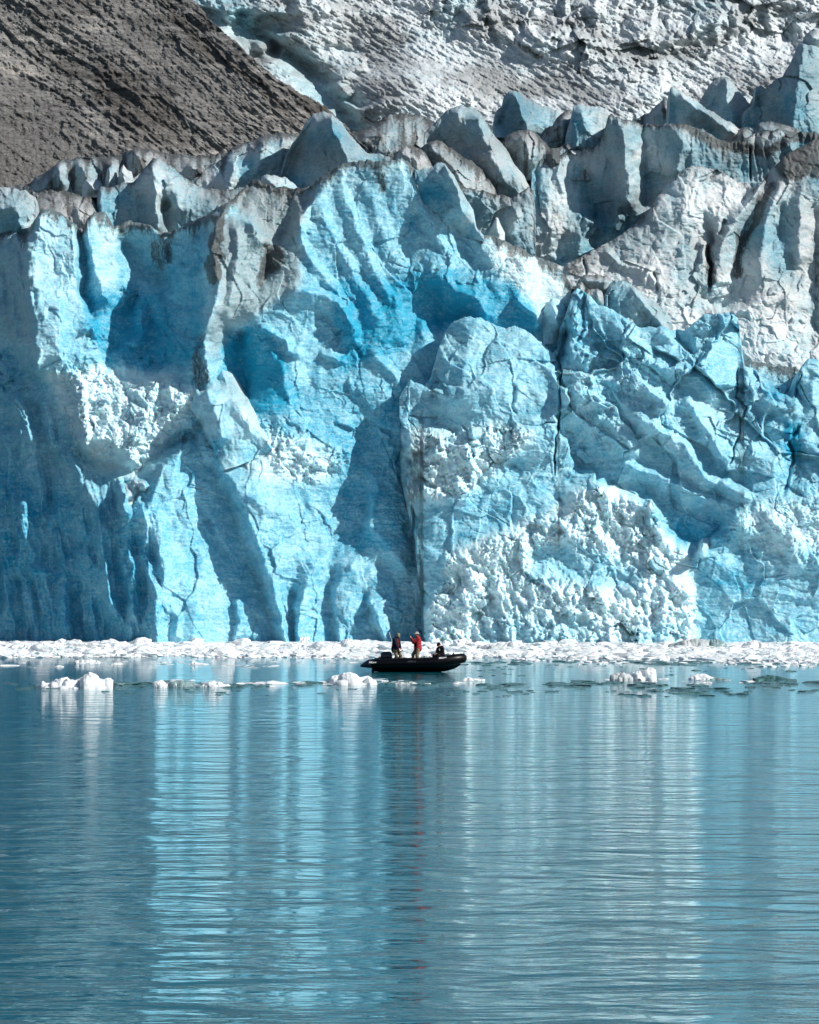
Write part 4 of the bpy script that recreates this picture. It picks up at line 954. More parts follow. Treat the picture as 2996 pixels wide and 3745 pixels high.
def rock_mat(name, a=(.15, .148, .145), b=(.34, .338, .332), c=(.045, .044, .043)):
    m, nt, bs = newmat(name)
    v = coords(nt)
    rot = (0, R(-38), 0)
    s1 = noise_node(nt, mapping(nt, v, (.10, .10, .85), rot), 1.0, 9, .72, .5)
    s2 = noise_node(nt, mapping(nt, v, (.7, .7, 2.4), rot), 1.0, 8, .7, .4)
    s3 = noise_node(nt, mapping(nt, v, (.035, .035, .05), rot), 1.0, 4, .55, .4)
    f = mathn(nt, 'ADD', mathn(nt, 'MULTIPLY', s1, .55), mathn(nt, 'MULTIPLY', s2, .45))
    f = mathn(nt, 'ADD', f, mathn(nt, 'MULTIPLY', mathn(nt, 'SUBTRACT', s3, .5), .35))
    r = ramp(nt, f, [(.32, c), (.42, a), (.53, b), (.64, (.66, .62, .57))])
    at = N(nt, 'ShaderNodeAttribute', attribute_name='tint'); sep = N(nt, 'ShaderNodeSeparateColor'); lk(nt, at.outputs['Color'], sep.inputs[0])
    scree = ramp(nt, noise_node(nt, v, 2.2, 6, .75), [(.35, (.11, .108, .104)), (.65, (.33, .325, .315))])
    r = mixc(nt, sep.outputs[0], r, scree)
    r = mixc(nt, mathn(nt, 'MULTIPLY', sep.outputs[1], .8), r, (.10, .085, .07))
    lk(nt, r, bs.inputs['Base Color']); bs.inputs['Roughness'].default_value = .85; bs.inputs['Specular IOR Level'].default_value = .2
    bp = N(nt, 'ShaderNodeBump'); bp.inputs['Strength'].default_value = .9; bp.inputs['Distance'].default_value = 1.6
    lk(nt, mathn(nt, 'ADD', mathn(nt, 'MULTIPLY', s1, .8), s2), bp.inputs['Height']); lk(nt, bp.outputs[0], bs.inputs['Normal'])
    return m


ROCK = rock_mat('brown_rock')


def rk_depth(px, py): return .006 * (px - 500)


def rk_detail(x, z, px, py):
    ca, sa = math.cos(R(38)), math.sin(R(38))
    u = x * ca - z * sa; v = x * sa + z * ca       # u runs down to the right with the strata
    w = fbm(x * .05, z * .05, 3, 501) * 4
    strat = fbm((u + w * .4) * .09, (v + w * .18) * 1.0, 6, 503, .66)
    b1, e, f = blocks((u + w * .4) * .16, (v + w * .2) * .5, 505, 1.3, .02)
    b2, e2, f2 = blocks(u * .7 + w * .1, v * 1.7 + w * .1, 507, 1.3, .02)
    sm = np.clip(scr.at(px, py), 0, 1)
    return (strat * .34 + b1 * .8 * smooth(-.4, .4, fbm(x * .06, z * .06, 3, 531)) + b2 * .3 * smooth(-.5, .3, fbm(x * .11, z * .11, 3, 535))) * (1 - .8 * sm) + fbm(x * 1.2, z * 1.2, 4, 509, .6) * .3 + ridged((u + w) * .02, (v + w * .4) * .09, 3, 533) * -.8 + fbm(x * .03, z * .03, 2, 510) * 4


scr = Paint(-80, -120, 1400, 800, 0)
scr.poly(T1([(-90, 430), (60, 470), (250, 600), (380, 680), (250, 720), (100, 800), (-90, 800)]), .9, 6)
scr.poly(T1([(-90, 250), (120, 330), (330, 520), (470, 640), (300, 650), (0, 480), (-90, 420)]), .5, 12).poly(T1([(450, -20), (640, 60), (760, 260), (640, 330), (520, 160)]), .6, 10)
scr.poly(T1([(640, 150), (900, 300), (1150, 520), (1100, 560), (900, 560), (800, 430)]), .35, 8)
brn = Paint(-80, -120, 1400, 800, 0)
brn.poly(T1([(430, 250), (720, 420), (800, 600), (560, 600), (380, 400)]), .6, 10).poly(T1([(200, 260), (330, 240), (340, 330), (220, 320)]), .6, 8).poly(T1([(1180, 350), (1320, 380), (1480, 520), (1300, 500)]), .7, 6)
brn.poly(T1([(650, -10), (700, 0), (900, 200), (1200, 440), (1290, 540), (1240, 520), (900, 250)]), .8, 3)


def rk_tint(px, py, x, z, below):
    w = 20 * fbm(x * .1, z * .1, 4, 511)
    return scr.at(px + w, py), brn.at(px + w, py - w), 0 * px


RK_TOP = [(-100, -160), (560, -160)] + O_([(395, -10), (420, 12), (450, 50), (490, 82), (530, 118), (570, 155), (610, 180), (650, 205), (690, 228), (715, 250), (735, 270), (742, 285)])
RK_BOT = [(-100, 760), (1300, 760)]
o = mass('mountain_slope', RK_TOP, RK_BOT, 398, 1.0, rk_depth, ROCK, rk_tint, st=3.0, thick=40, jag=7, seed=31, detail=rk_detail, z0=48)
tag(o, 'steep brown and grey layered rock slope descending to the glacier', 'rock slope', kind='structure')
o = mass('mountain_slope', O_([(1560, -60), (1590, 0), (1615, 28), (1640, 50), (1665, 66), (1720, 72), (1790, 75)]), O_([(1560, 110), (1790, 110)]), 690, .5, lambda a, b: 0 * a, rock_mat('dark_rock', (.09, .075, .07), (.2, .17, .16), (.03, .028, .027)),
         lambda px, py, x, z, below: (0 * px + .4, 0 * px + .4, 0 * px), st=3, thick=60, jag=8, seed=35, z0=100,
         detail=lambda x, z, px, py: fbm(x * .2, z * .3, 5, 521) * 3 + blocks(x * .2, z * .3, 523)[0] * 3)
tag(o, 'dark rock outcrop in the far right corner above the upper glacier', 'rock slope', kind='structure')
# ================================================================== FLOATING ICE
def float_mat(name, white, dark, rough=.4, sss=.4):
    m, nt, bs = newmat(name)
    v = coords(nt)
    a = noise_node(nt, mapping(nt, v, (1.3, 1.3, 1.3)), 1.0, 5, .6, .3)
    f = ramp(nt, a, [(.50, 0.0), (.70, 1.0)])
    lk(nt, mixc(nt, f, white, dark), bs.inputs['Base Color'])
    bs.inputs['Roughness'].default_value = rough; bs.inputs['IOR'].default_value = 1.31
    bs.inputs['Subsurface Weight'].default_value = sss; bs.inputs['Subsurface Scale'].default_value = .12; bs.inputs['Subsurface Radius'].default_value = (.3, .8, 1.0)
    bp = N(nt, 'ShaderNodeBump'); bp.inputs['Strength'].default_value = .5; bp.inputs['Distance'].default_value = .06
    lk(nt, noise_node(nt, v, 7.0, 6, .65), bp.inputs['Height']); lk(nt, bp.outputs[0], bs.inputs['Normal'])
    return m


SNOWY = float_mat('snowy_ice', (.80, .83, .84), (.46, .57, .60))
GLASSY = float_mat('glassy_ice', (.30, .42, .44), (.10, .20, .22), .15, .2)
DARKBITS = float_mat('wet_dark_ice', (.06, .14, .14), (.015, .05, .055), .12, 0)
GREYISH = float_mat('grey_ice', (.46, .48, .48), (.24, .29, .30), .4, .2)


FSNOW = float_mat('floe_ice', (.74, .77, .78), (.52, .62, .65), .4, 0)
FGREY = float_mat('grey_floe_ice', (.50, .53, .53), (.28, .34, .35), .4, 0)
FGLASS = float_mat('glassy_floe_ice', (.26, .36, .37), (.10, .19, .20), .15, 0)


def ico(sub):
    bm = bmesh.new(); bmesh.ops.create_icosphere(bm, subdivisions=sub, radius=1)
    v = np.array([x.co[:] for x in bm.verts]); f = np.array([[l.index for l in p.verts] for p in bm.faces]); bm.free()
    return v, f


ICOS = {k: ico(k) for k in (2, 3, 4)}


def chunk(rs, sub, cuts=7, rough=.22):
    v, f = ICOS[sub]; v = v.copy()
    for _ in range(cuts):       # shave flat faces off a boulder
        n = rs.normal(size=3); n /= np.linalg.norm(n); d = rs.uniform(.45, .85)
        k = v @ n; m = k > d; v[m] -= np.outer(k[m] - d, n)
    s = rs.uniform(0, 50)
    for a, fq in ((rough, 1.7), (rough * .5, 4.0)):
        v *= (1 + a * perlin2(v[:, 0] * fq + s, v[:, 1] * fq + v[:, 2] * 1.7 * fq, 3))[:, None]
    return v, f


def merge_mesh(name, parts, mat, parent=None, smooth_=False):
    off = 0; V = []; Fc = []
    for v, f in parts: V.append(v); Fc.append(f + off); off += len(v)
    V = np.vstack(V).astype(np.float32); Fc = np.vstack(Fc).astype(np.int32); k = Fc.shape[1]
    me = bpy.data.meshes.new(name); me.vertices.add(len(V)); me.vertices.foreach_set('co', V.ravel())
    me.loops.add(Fc.size); me.loops.foreach_set('vertex_index', Fc.ravel()); me.polygons.add(len(Fc))
    me.polygons.foreach_set('loop_start', np.arange(0, Fc.size, k, dtype=np.int32))
    me.polygons.foreach_set('use_smooth', np.full(len(Fc), smooth_)); me.update(calc_edges=True)
    for m in (mat if isinstance(mat, list) else [mat]): me.materials.append(m)
    o = bpy.data.objects.new(name, me); COL.objects.link(o)
    if parent: o.parent = parent
    return o


def place(v, rs, x, y, sx, sy, sz, z):
    a = rs.uniform(0, 6.28); c, s = math.cos(a), math.sin(a)
    t = rs.uniform(-.25, .25)
    w = np.stack([v[:, 0] * sx, v[:, 1] * sy, v[:, 2] * sz + v[:, 0] * t * sz], -1)
    return np.stack([w[:, 0] * c - w[:, 1] * s + x, w[:, 0] * s + w[:, 1] * c + y, w[:, 2] + z], -1)


rs = np.random.RandomState(5)
edge_px = [(-100, 2403), (300, 2405), (560, 2400), (900, 2406), (1200, 2405), (1420, 2407), (1700, 2404), (2000, 2408), (2300, 2418), (2700, 2420), (3100, 2422)]
def near_edge(X):
    px = X / 225 * F + CX
    e = interp(edge_px, px)
    return H * F / (e - HZ) + 6 * fbm(X * .16, X * 0, 5, 601, .6)


# slush sheet under the lumps
Xs, Ys = np.meshgrid(np.linspace(-42, 44, 620), np.linspace(0, 1, 150))
Y0 = near_edge(Xs)
Yg = Y0 + (315 - Y0) * Ys
Zg = .10 + .10 * fbm(Xs * .7, Yg * .35, 4, 603) + .12 * blocks(Xs * .8, Yg * .4, 605)[0]
Zg = np.where(Ys < .012, -.2, Zg)
parts = []
idx = np.arange(Xs.size).reshape(Xs.shape)
q = np.stack([idx[:-1, :-1], idx[:-1, 1:], idx[1:, 1:], idx[1:, :-1]], -1).reshape(-1, 4)
tri = np.vstack([q[:, [0, 1, 2]], q[:, [0, 2, 3]]])
parts.append((np.stack([Xs, Yg, Zg], -1).reshape(-1, 3), tri))
tmpl = [chunk(rs, 2) for _ in range(24)]; tmplb = [chunk(rs, 3) for _ in range(24)]
for k in range(7500):
    X = rs.uniform(-41, 43); ye = float(near_edge(np.array(X)))
    t = rs.uniform(0, 1); Y = ye + 1 + (287 - ye) * t
    big = fbm(np.array(X * .12), np.array(Y * .08), 2, 611)
    s = rs.lognormal(-1.4, .52) * (1 + .6 * float(big)) * (.85 + .1 * t)
    s = min(s, .95)
    v, f = tmpl[rs.randint(24)] if s < .38 else tmplb[rs.randint(24)]
    parts.append((place(v, rs, X, Y, s * rs.uniform(.8, 1.5), s * rs.uniform(.7, 1.3), s * rs.uniform(.3, .58) * (1.1 if X < 5 else .8), .08 + .1 * s), f))
for k in range(900):     # crumbs loosening from the edge
    X = rs.uniform(-41, 43); ye = float(near_edge(np.array(X)))
    w = 5 + 9 * (X > 6)
    Y = ye - abs(rs.normal()) * w * .5 + 2; s = rs.lognormal(-1.75, .4)
    v, f = tmpl[rs.randint(24)]
    parts.append((place(v, rs, X, Y, s * 1.5, s, s * .35, .01), f))
o = merge_mesh('brash_ice', parts, SNOWY)
tag(o, 'band of packed white ice rubble floating along the foot of the glacier', 'brash ice', kind='stuff')

# dark wet crumbs strung out on the water
parts = []
tm = [chunk(rs, 2, 5) for _ in range(12)]
def crumbs(n, xa, xb, ya, yb, sc, fl=.2, cl=.25):
    for k in range(n):
        px = rs.uniform(xa, xb); py = rs.uniform(ya, yb) + 6 * math.sin(px * .008)
        if perlin2(np.array(px * .012), np.array(py * .05), 9) < cl - .35: continue
        D = dist_of_row(py); X = (px - CX) / F * D; s = sc * rs.lognormal(0, .5)
        v, f = tm[rs.randint(12)]
        parts.append((place(v, rs, X, D, s * 1.6, s * .9, s * fl, 0.0), f))
crumbs(330, 1650, 3060, 2496, 2514, .16); crumbs(160, 1650, 3060, 2514, 2545, .12); crumbs(90, 1700, 2900, 2425, 2470, .10); crumbs(420, 1650, 3060, 2411, 2428, .22, .14)
crumbs(260, 900, 1650, 2490, 2508, .15); crumbs(90, 0, 1650, 2500, 2540, .10); crumbs(160, 150, 950, 2498, 2512, .13); crumbs(60, -60, 700, 2495, 2508, .12)
o = merge_mesh('dark_brash', parts, DARKBITS)
tag(o, 'dark wet crumbs of clear ice strung in lines on the open water', 'brash ice', kind='stuff')
parts = []
crumbs(70, 500, 1400, 2490, 2506, .18, .22); crumbs(60, 0, 1300, 2414, 2440, .2, .12); crumbs(30, 1350, 1700, 2493, 2504, .16, .2); crumbs(24, 2200, 2900, 2480, 2495, .12, .2)
o = merge_mesh('loose_brash', parts, SNOWY)
tag(o, 'scattered small white ice crumbs between the larger floes', 'brash ice', kind='stuff')


def floe(top, base_py, mat, label, seed, rough=.16, depth=.38, group=None, name='ice_floe', cat='ice floe', n=170, lump=1.0):
    D = dist_of_row(base_py)
    X = lambda px: (np.asarray(px) - CX) / F * D
    xa, xb = X(top[0][0]), X(top[-1][0]); w = xb - xa; xc = (xa + xb) / 2
    gx = np.linspace(xa - .04 * w, xb + .04 * w, n); dy = w * depth + .15
    gy = np.linspace(-1.5, 1.5, max(36, int(n * .6)))
    XX, YY = np.meshgrid(gx, gy)
    rf = np.random.RandomState(seed); YM = YY * dy
    hpf = lambda x_: float(np.interp(x_, [float(X(p[0])) for p in top], [(base_py - p[1]) / F * D for p in top]))
    hm = max((base_py - p[1]) / F * D for p in top)
    foot = np.clip(1 - ((XX - xc) / (w * .5)) ** 2 - (YM / (dy * .8)) ** 2 + .35 * fbm(XX * 2.2 / w * 2, YM * 2.2 / w * 2, 3, seed), 0, 1)
    Z = .22 * hm * np.sqrt(foot)
    k = int(16 + 8 * lump) if lump > .35 else 10
    for i in range(k):
        cx_ = xa + w * (i + .5 + rf.uniform(-.4, .4)) / k; h = hpf(cx_) * rf.uniform(.82, 1.0); ry = 0 if h <= 0 else max(h * .75, w * (.07 if lump > .35 else .16)) * rf.uniform(.8, 1.3)
        if h < .03: continue
        rx = ry * rf.uniform(.8, 1.25); cy_ = rf.uniform(-.35, .35) * dy
        q = ((XX - cx_) / rx) ** 2 + ((YM - cy_) / (ry * 1.2)) ** 2
        q = q * (1 + .3 * fbm(XX / rx * .8 + i, YM / rx * .8, 3, seed + i))
        Z = np.maximum(Z, h * np.clip(1 - q, 0, 1) ** .42 * (1 if q.min() < 1 else 0))
        if lump > .35:      # smaller lumps around its foot
            for _ in range(2):
                c2 = cx_ + rf.uniform(-1.2, 1.2) * rx; c3 = cy_ - rf.uniform(.2, 1.1) * ry; h2 = h * rf.uniform(.3, .65); r2 = rx * rf.uniform(.45, .7)
                if c2 < xa or c2 > xb: continue
                Z = np.maximum(Z, h2 * np.clip(1 - ((XX - c2) / r2) ** 2 - ((YM - c3) / r2) ** 2, 0, 1) ** .45)
    sc = max(.3, w * .12)
    nb = blocks(XX / sc + .3 * YM, YM / sc, seed, 1.2, .05)[0]
    Z = Z * (1 + .10 * nb + .10 * fbm(XX * 2 / sc, YM * 2 / sc, 3, seed + 3))
    Z = np.where(Z > .012, Z, -.15)
    o = grid_mesh(name, (XX - xc)[::-1], YM[::-1], Z[::-1], mat)
    o.location = (xc, D + dy * .6, 0)
    return tag(o, label, cat, group)


FG = 'floes drifting in front of the glacier'
floe([(140, 2508), (146, 2495), (165, 2490), (178, 2500), (195, 2496), (205, 2480), (225, 2476), (250, 2482), (280, 2488), (300, 2478), (312, 2462), (330, 2460), (342, 2470), (350, 2480), (375, 2482), (400, 2482), (410, 2490), (408, 2502), (402, 2512)], 2517, FSNOW,
     'largest white lumpy floe at the left, with a rounded knob in its middle', 701, group=FG)
floe([(563, 2510), (566, 2492), (580, 2487), (595, 2490), (604, 2500), (612, 2508)], 2514, FSNOW, 'small white lump at the left end of the grey-green floe', 702, group=FG)
floe([(600, 2508), (620, 2492), (650, 2488), (680, 2491), (710, 2499), (740, 2508)], 2513, FGLASS, 'low grey-green glassy floe between two small white lumps', 703, group=FG, lump=.2)
floe([(738, 2508), (752, 2494), (775, 2490), (800, 2492), (812, 2502), (830, 2500), (842, 2509)], 2513, FSNOW, 'small low white floe just right of the grey-green one', 704, group=FG)
floe([(1190, 2498), (1200, 2486), (1215, 2480), (1225, 2468), (1242, 2465), (1252, 2474), (1264, 2476), (1270, 2462), (1278, 2458), (1288, 2470), (1300, 2474), (1318, 2476), (1330, 2470), (1340, 2468), (1350, 2478), (1365, 2482), (1374, 2494)], 2504, FSNOW,
     'bright white knobbly floe in the middle, just left of the boat', 705, group=FG, lump=1.2)
floe([(1690, 2487), (1700, 2478), (1712, 2474), (1725, 2480), (1770, 2483), (1772, 2487)], 2489, FSNOW, 'thin flat sliver of white ice right of the boat', 706, group=FG, lump=.4)
floe([(1446, 2500), (1460, 2492), (1480, 2496), (1510, 2492), (1525, 2500)], 2503, FGREY, 'tiny grey ice lump in the dark line below the boat', 707, group=FG)
floe([(2236, 2484), (2240, 2468), (2258, 2458), (2280, 2460), (2296, 2466), (2306, 2480), (2312, 2486)], 2489, FGREY, 'rounded grey floe beside the white crested one at the right', 708, group=FG)
floe([(2308, 2482), (2322, 2472), (2330, 2458), (2352, 2450), (2376, 2443), (2386, 2452), (2390, 2470), (2396, 2482)], 2487, FSNOW, 'white crested floe, tallest piece in the right half of the water', 709, group=FG)
floe([(2522, 2482), (2540, 2468), (2560, 2462), (2585, 2466), (2600, 2474), (2625, 2480)], 2484, FSNOW, 'smooth small white mound of ice at the right', 710, group=FG, lump=.5)
floe([(2600, 2483), (2620, 2476), (2645, 2480), (2670, 2485)], 2486, FGLASS, 'low grey sliver touching the smooth white mound', 711, group=FG, lump=.3)
floe([(2762, 2484), (2775, 2474), (2790, 2474), (2820, 2466), (2845, 2472), (2880, 2481), (2910, 2486)], 2488, DARKBITS, 'low dark green hump of clear ice near the right edge', 712, group=FG, lump=.2)
floe([(272, 2424), (280, 2414), (320, 2412), (355, 2415), (363, 2423)], 2426, FSNOW, 'flat white slab floating below the ice band at the left', 713, group=FG, lump=.4)
floe([(402, 2430), (420, 2423), (440, 2424), (449, 2430)], 2431, FSNOW, 'small thin slab right of the flat white slab', 714, group=FG, lump=.4)
floe([(200, 2438), (215, 2432), (232, 2436)], 2439, FSNOW, 'tiny white slab low at the left, below the flat slab', 715, group=FG, lump=.4)
floe([(690, 2428), (705, 2418), (722, 2422), (760, 2428)], 2430, FSNOW, 'small white piece just off the ice band left of the boat', 716, group=FG, lump=.6)
CG = 'large pieces standing in the packed ice'
floe([(1098, 2352), (1102, 2332), (1115, 2328), (1130, 2336), (1132, 2350)], 2368, FSNOW, 'upright white block standing above the ice band left of centre', 721, group=CG, depth=.6, lump=.3, name='ice_chunk', cat='ice chunk')
floe([(1240, 2366), (1252, 2350), (1270, 2336), (1285, 2346), (1305, 2352), (1330, 2360)], 2374, FSNOW, 'white peaked heap in the ice band, left of the boat', 722, group=CG, depth=.6, name='ice_chunk', cat='ice chunk')
floe([(1744, 2376), (1752, 2360), (1780, 2357), (1830, 2358), (1838, 2374)], 2382, FGREY, 'grey flat-topped block in the ice band right of the boat', 723, group=CG, depth=.5, lump=.2, name='ice_chunk', cat='ice chunk')
floe([(1838, 2366), (1856, 2350), (1880, 2345), (1904, 2352), (1915, 2366)], 2376, FSNOW, 'smooth white hump rising from the band right of the boat', 724, group=CG, depth=.5, lump=.3, name='ice_chunk', cat='ice chunk')
floe([(2455, 2366), (2480, 2350), (2520, 2336), (2560, 2332), (2585, 2340), (2600, 2362)], 2374, FGREY, 'broad pale green dome of ice in the right part of the band', 725, group=CG, depth=.5, lump=.15, name='ice_chunk', cat='ice chunk')
floe([(2600, 2368), (2606, 2346), (2620, 2338), (2640, 2344), (2656, 2366)], 2375, FGLASS, 'dark glassy block beside the broad pale dome', 726, group=CG, depth=.6, lump=.3, name='ice_chunk', cat='ice chunk')
floe([(2715, 2364), (2740, 2346), (2760, 2342), (2800, 2350), (2850, 2366)], 2376, FSNOW, 'long white heap near the right end of the ice band', 727, group=CG, depth=.4, name='ice_chunk', cat='ice chunk')
floe([(235, 2360), (246, 2354), (300, 2356), (372, 2360), (376, 2368)], 2374, FGREY, 'flat-topped pale slab in the ice band at the left', 728, group=CG, depth=.4, lump=.2, name='ice_chunk', cat='ice chunk')
# ================================================================== BOAT AND PEOPLE
RUBBER = plain('black_rubber', (.002, .002, .003), .36, nscale=8, var=.3, spec=.22)
BLACK = plain('black_fabric', (.005, .005, .008), .85, nscale=40, spec=.2)
NAVY = plain('navy_fabric', (.006, .009, .025), .8, nscale=30, spec=.2)
COWL = plain('dark_blue_paint', (.006, .01, .03), .35)
REDF = plain('red_fabric', (.30, .008, .014), .7, nscale=14, var=.35, bump=.4)
DRED = plain('dark_red_fabric', (.16, .008, .012), .8, nscale=20, var=.3)
KHAKI = plain('khaki_fabric', (.17, .13, .075), .85, nscale=16, var=.25)
TAN = plain('tan_fabric', (.52, .44, .28), .8)
HATW = plain('pale_hat_fabric', (.62, .62, .62), .8)
SKIN = plain('skin', (.52, .27, .18), .5, nscale=12, var=.12)
HAIR = plain('dark_hair', (.02, .013, .01), .6, nscale=90, var=.5)
WHITEP = plain('white_print', (.75, .76, .78), .6, nscale=60, var=.05)
ORANGE = plain('orange_webbing', (.75, .16, .04), .6)
GREYP = plain('grey_print', (.16, .17, .2), .6)
EYEW = plain('eye_dark', (.02, .02, .02), .2)
GLASSB = plain('phone_glass', (.01, .012, .02), .1)
WHITEM = plain('white_antenna', (.8, .85, .8), .3)


def from_bm(name, bm, mat, parent=None, smooth_=True):
    me = bpy.data.meshes.new(name); bmesh.ops.recalc_face_normals(bm, faces=bm.faces[:]); bm.to_mesh(me); bm.free()
    for p in me.polygons: p.use_smooth = smooth_
    me.materials.append(mat)
    o = bpy.data.objects.new(name, me); COL.objects.link(o)
    if parent: o.parent = parent
    return o


def sweep(bm, pts, rad, seg=20, cap=True, up=Vector((0, 0, 1)), sq=1.0):
    pts = [Vector(p) for p in pts]; rings = []
    for i, p in enumerate(pts):
        t = (pts[min(i + 1, len(pts) - 1)] - pts[max(i - 1, 0)]).normalized()
        a = t.cross(up)
        a = a.normalized() if a.length > 1e-4 else Vector((1, 0, 0))
        b = a.cross(t).normalized(); r = rad[i] if isinstance(rad, (list, tuple)) else rad
        rings.append([bm.verts.new(p + a * math.cos(2 * math.pi * k / seg) * r + b * math.sin(2 * math.pi * k / seg) * r * sq) for k in range(seg)])
    for A, B in zip(rings[:-1], rings[1:]):
        for k in range(seg): bm.faces.new((A[k], A[(k + 1) % seg], B[(k + 1) % seg], B[k]))
    if cap: bm.faces.new(rings[0][::-1]); bm.faces.new(rings[-1])
    return rings


def spline(pts, n):
    """Catmull-Rom through points with any number of components"""
    pts = np.array(pts, float); P_ = np.vstack([2 * pts[0] - pts[1], pts, 2 * pts[-1] - pts[-2]]); out = []
    for i in range(1, len(P_) - 2):
        for t in np.linspace(0, 1, n, endpoint=False):
            a, b, c, d = P_[i - 1:i + 3]
            out.append(.5 * (2 * b + (c - a) * t + (2 * a - 5 * b + 4 * c - d) * t * t + (-a + 3 * b - 3 * c + d) * t ** 3))
    out.append(P_[-2]); return np.array(out)


def box(bm, c, s, bev=.0, rot=None):
    r = bmesh.ops.create_cube(bm, size=1); vs = r['verts']
    for v in vs: v.co = Vector((v.co.x * s[0], v.co.y * s[1], v.co.z * s[2]))
    if bev:
        es = list({e for v in vs for e in v.link_edges}); q = bmesh.ops.bevel(bm, geom=es, offset=bev, segments=3, affect='EDGES', profile=.5)
        vs = list({v for f in q['faces'] for v in f.verts} | {v for v in vs if v.is_valid})
    for v in vs:
        if rot: v.co = rot @ v.co
        v.co += Vector(c)


BX, BY = .27, 180.6
boat = bpy.data.objects.new('inflatable_boat', None); COL.objects.link(boat); boat.location = (BX, BY, 0); boat.rotation_euler = (0, 0, R(-4))
tag(boat, 'black inflatable motor boat with three people aboard, lying broadside before the glacier', 'boat')
half = [(-2.25, .80, .44, .225), (-1.6, .80, .455, .25), (-.8, .80, .47, .255), (.2, .80, .48, .258), (1.0, .78, .52, .26), (1.6, .68, .60, .262), (2.1, .48, .67, .262), (2.42, .22, .705, .26)]
path = [(x, -y, z, r) for x, y, z, r in half] + [(2.5, 0, .715, .258)] + [(x, y, z, r) for x, y, z, r in half[::-1]]
sp = spline(path, 8)
bm = bmesh.new(); sweep(bm, [tuple(p[:3]) for p in sp], [float(p[3]) for p in sp], 28)
from_bm('tube', bm, RUBBER, boat)
for s in (-1, 1):
    bm = bmesh.new(); sweep(bm, [(-2.245, s * .8, .44), (-2.35, s * .8, .425), (-2.55, s * .8, .38), (-2.72, s * .8, .335), (-2.81, s * .8, .31)], [.226, .222, .15, .08, .03], 28)
    from_bm('stern_cone', bm, COWL, boat)
    bm = bmesh.new(); q = [p for p in sp if p[1] * s > -1e-6]
    sweep(bm, [(p[0] + (.0), p[1] + s * (p[3] + .004) * (1 if p[0] < 1.2 else max(.0, 1 - (p[0] - 1.2) / 1.4)), p[2]) for p in q if p[0] < 2.0], .028, 8); from_bm('rubbing_strake', bm, RUBBER, boat)
    # carrying handles and grab line
    for hx in (-1.9, -.9, .5, 1.75):
        z = np.interp(hx, [h[0] for h in half], [h[2] + h[3] for h in half]); y = np.interp(hx, [h[0] for h in half], [h[1] for h in half])
        bm = bmesh.new(); sweep(bm, spline([(hx - .14, s * y, z - .01), (hx - .07, s * y, z + .045), (hx + .07, s * y, z + .045), (hx + .14, s * y, z - .01)], 4).tolist(), .014, 8); from_bm('handle', bm, RUBBER, boat)
bm = bmesh.new()   # hull: shallow V under the tubes
secs = []
for x, w, zt, zk in [(-2.2, .72, .36, .02), (-1, .74, .36, -.06), (0, .74, .38, -.08), (1, .7, .42, -.04), (1.6, .56, .48, .02), (2.1, .32, .54, .16), (2.42, .06, .56, .36)]:
    secs.append([bm.verts.new((x, y, z)) for y, z in ((-w, zt), (-w * .75, zk + (zt - zk) * .45), (-w * .3, zk + .08), (0, zk), (w * .3, zk + .08), (w * .75, zk + (zt - zk) * .45), (w, zt))])
for A, B in zip(secs[:-1], secs[1:]):
    for k in range(6): bm.faces.new((A[k], A[k + 1], B[k + 1], B[k]))
bm.faces.new(secs[0]); from_bm('hull', bm, RUBBER, boat, False)
bm = bmesh.new(); box(bm, (-.1, 0, .375), (4.0, 1.2, .03)); from_bm('floor', bm, plain('floor_board', (.05, .05, .05), .8), boat, False)
bm = bmesh.new(); box(bm, (-2.02, 0, .48), (.06, 1.14, .42), .01); from_bm('transom', bm, RUBBER, boat, False)
bm = bmesh.new(); box(bm, (-1.25, .1, .55), (.5, .8, .3), .04); from_bm('storage_box', bm, BLACK, boat, False)
bm = bmesh.new(); box(bm, (1.62, .3, .60), (.6, .5, .42), .05); from_bm('bow_locker', bm, BLACK, boat, False)
bm = bmesh.new(); sweep(bm, [(2.05, -.25, .93), (2.06, -.25, 1.0), (2.06, -.25, 1.07)], [.03, .02, .015], 10); sweep(bm, [(2.0, -.25, .95), (2.12, -.25, .95)], .03, 8); from_bm('mooring_post', bm, RUBBER, boat)
bm = bmesh.new()
gl = [(x, -y - .10, z + r * .93) for x, y, z, r in half if x > .9] + [(2.6, -.12, .95), (2.72, 0, .86)]
pts = []
for a, b in zip(gl[:-1], gl[1:]):
    for t in np.linspace(0, 1, 7, endpoint=False): pts.append((a[0] + (b[0] - a[0]) * t, a[1] + (b[1] - a[1]) * t, a[2] + (b[2] - a[2]) * t - .035 * math.sin(math.pi * t) + .02))
sweep(bm, pts, .014, 6); from_bm('grab_line', bm, BLACK, boat)
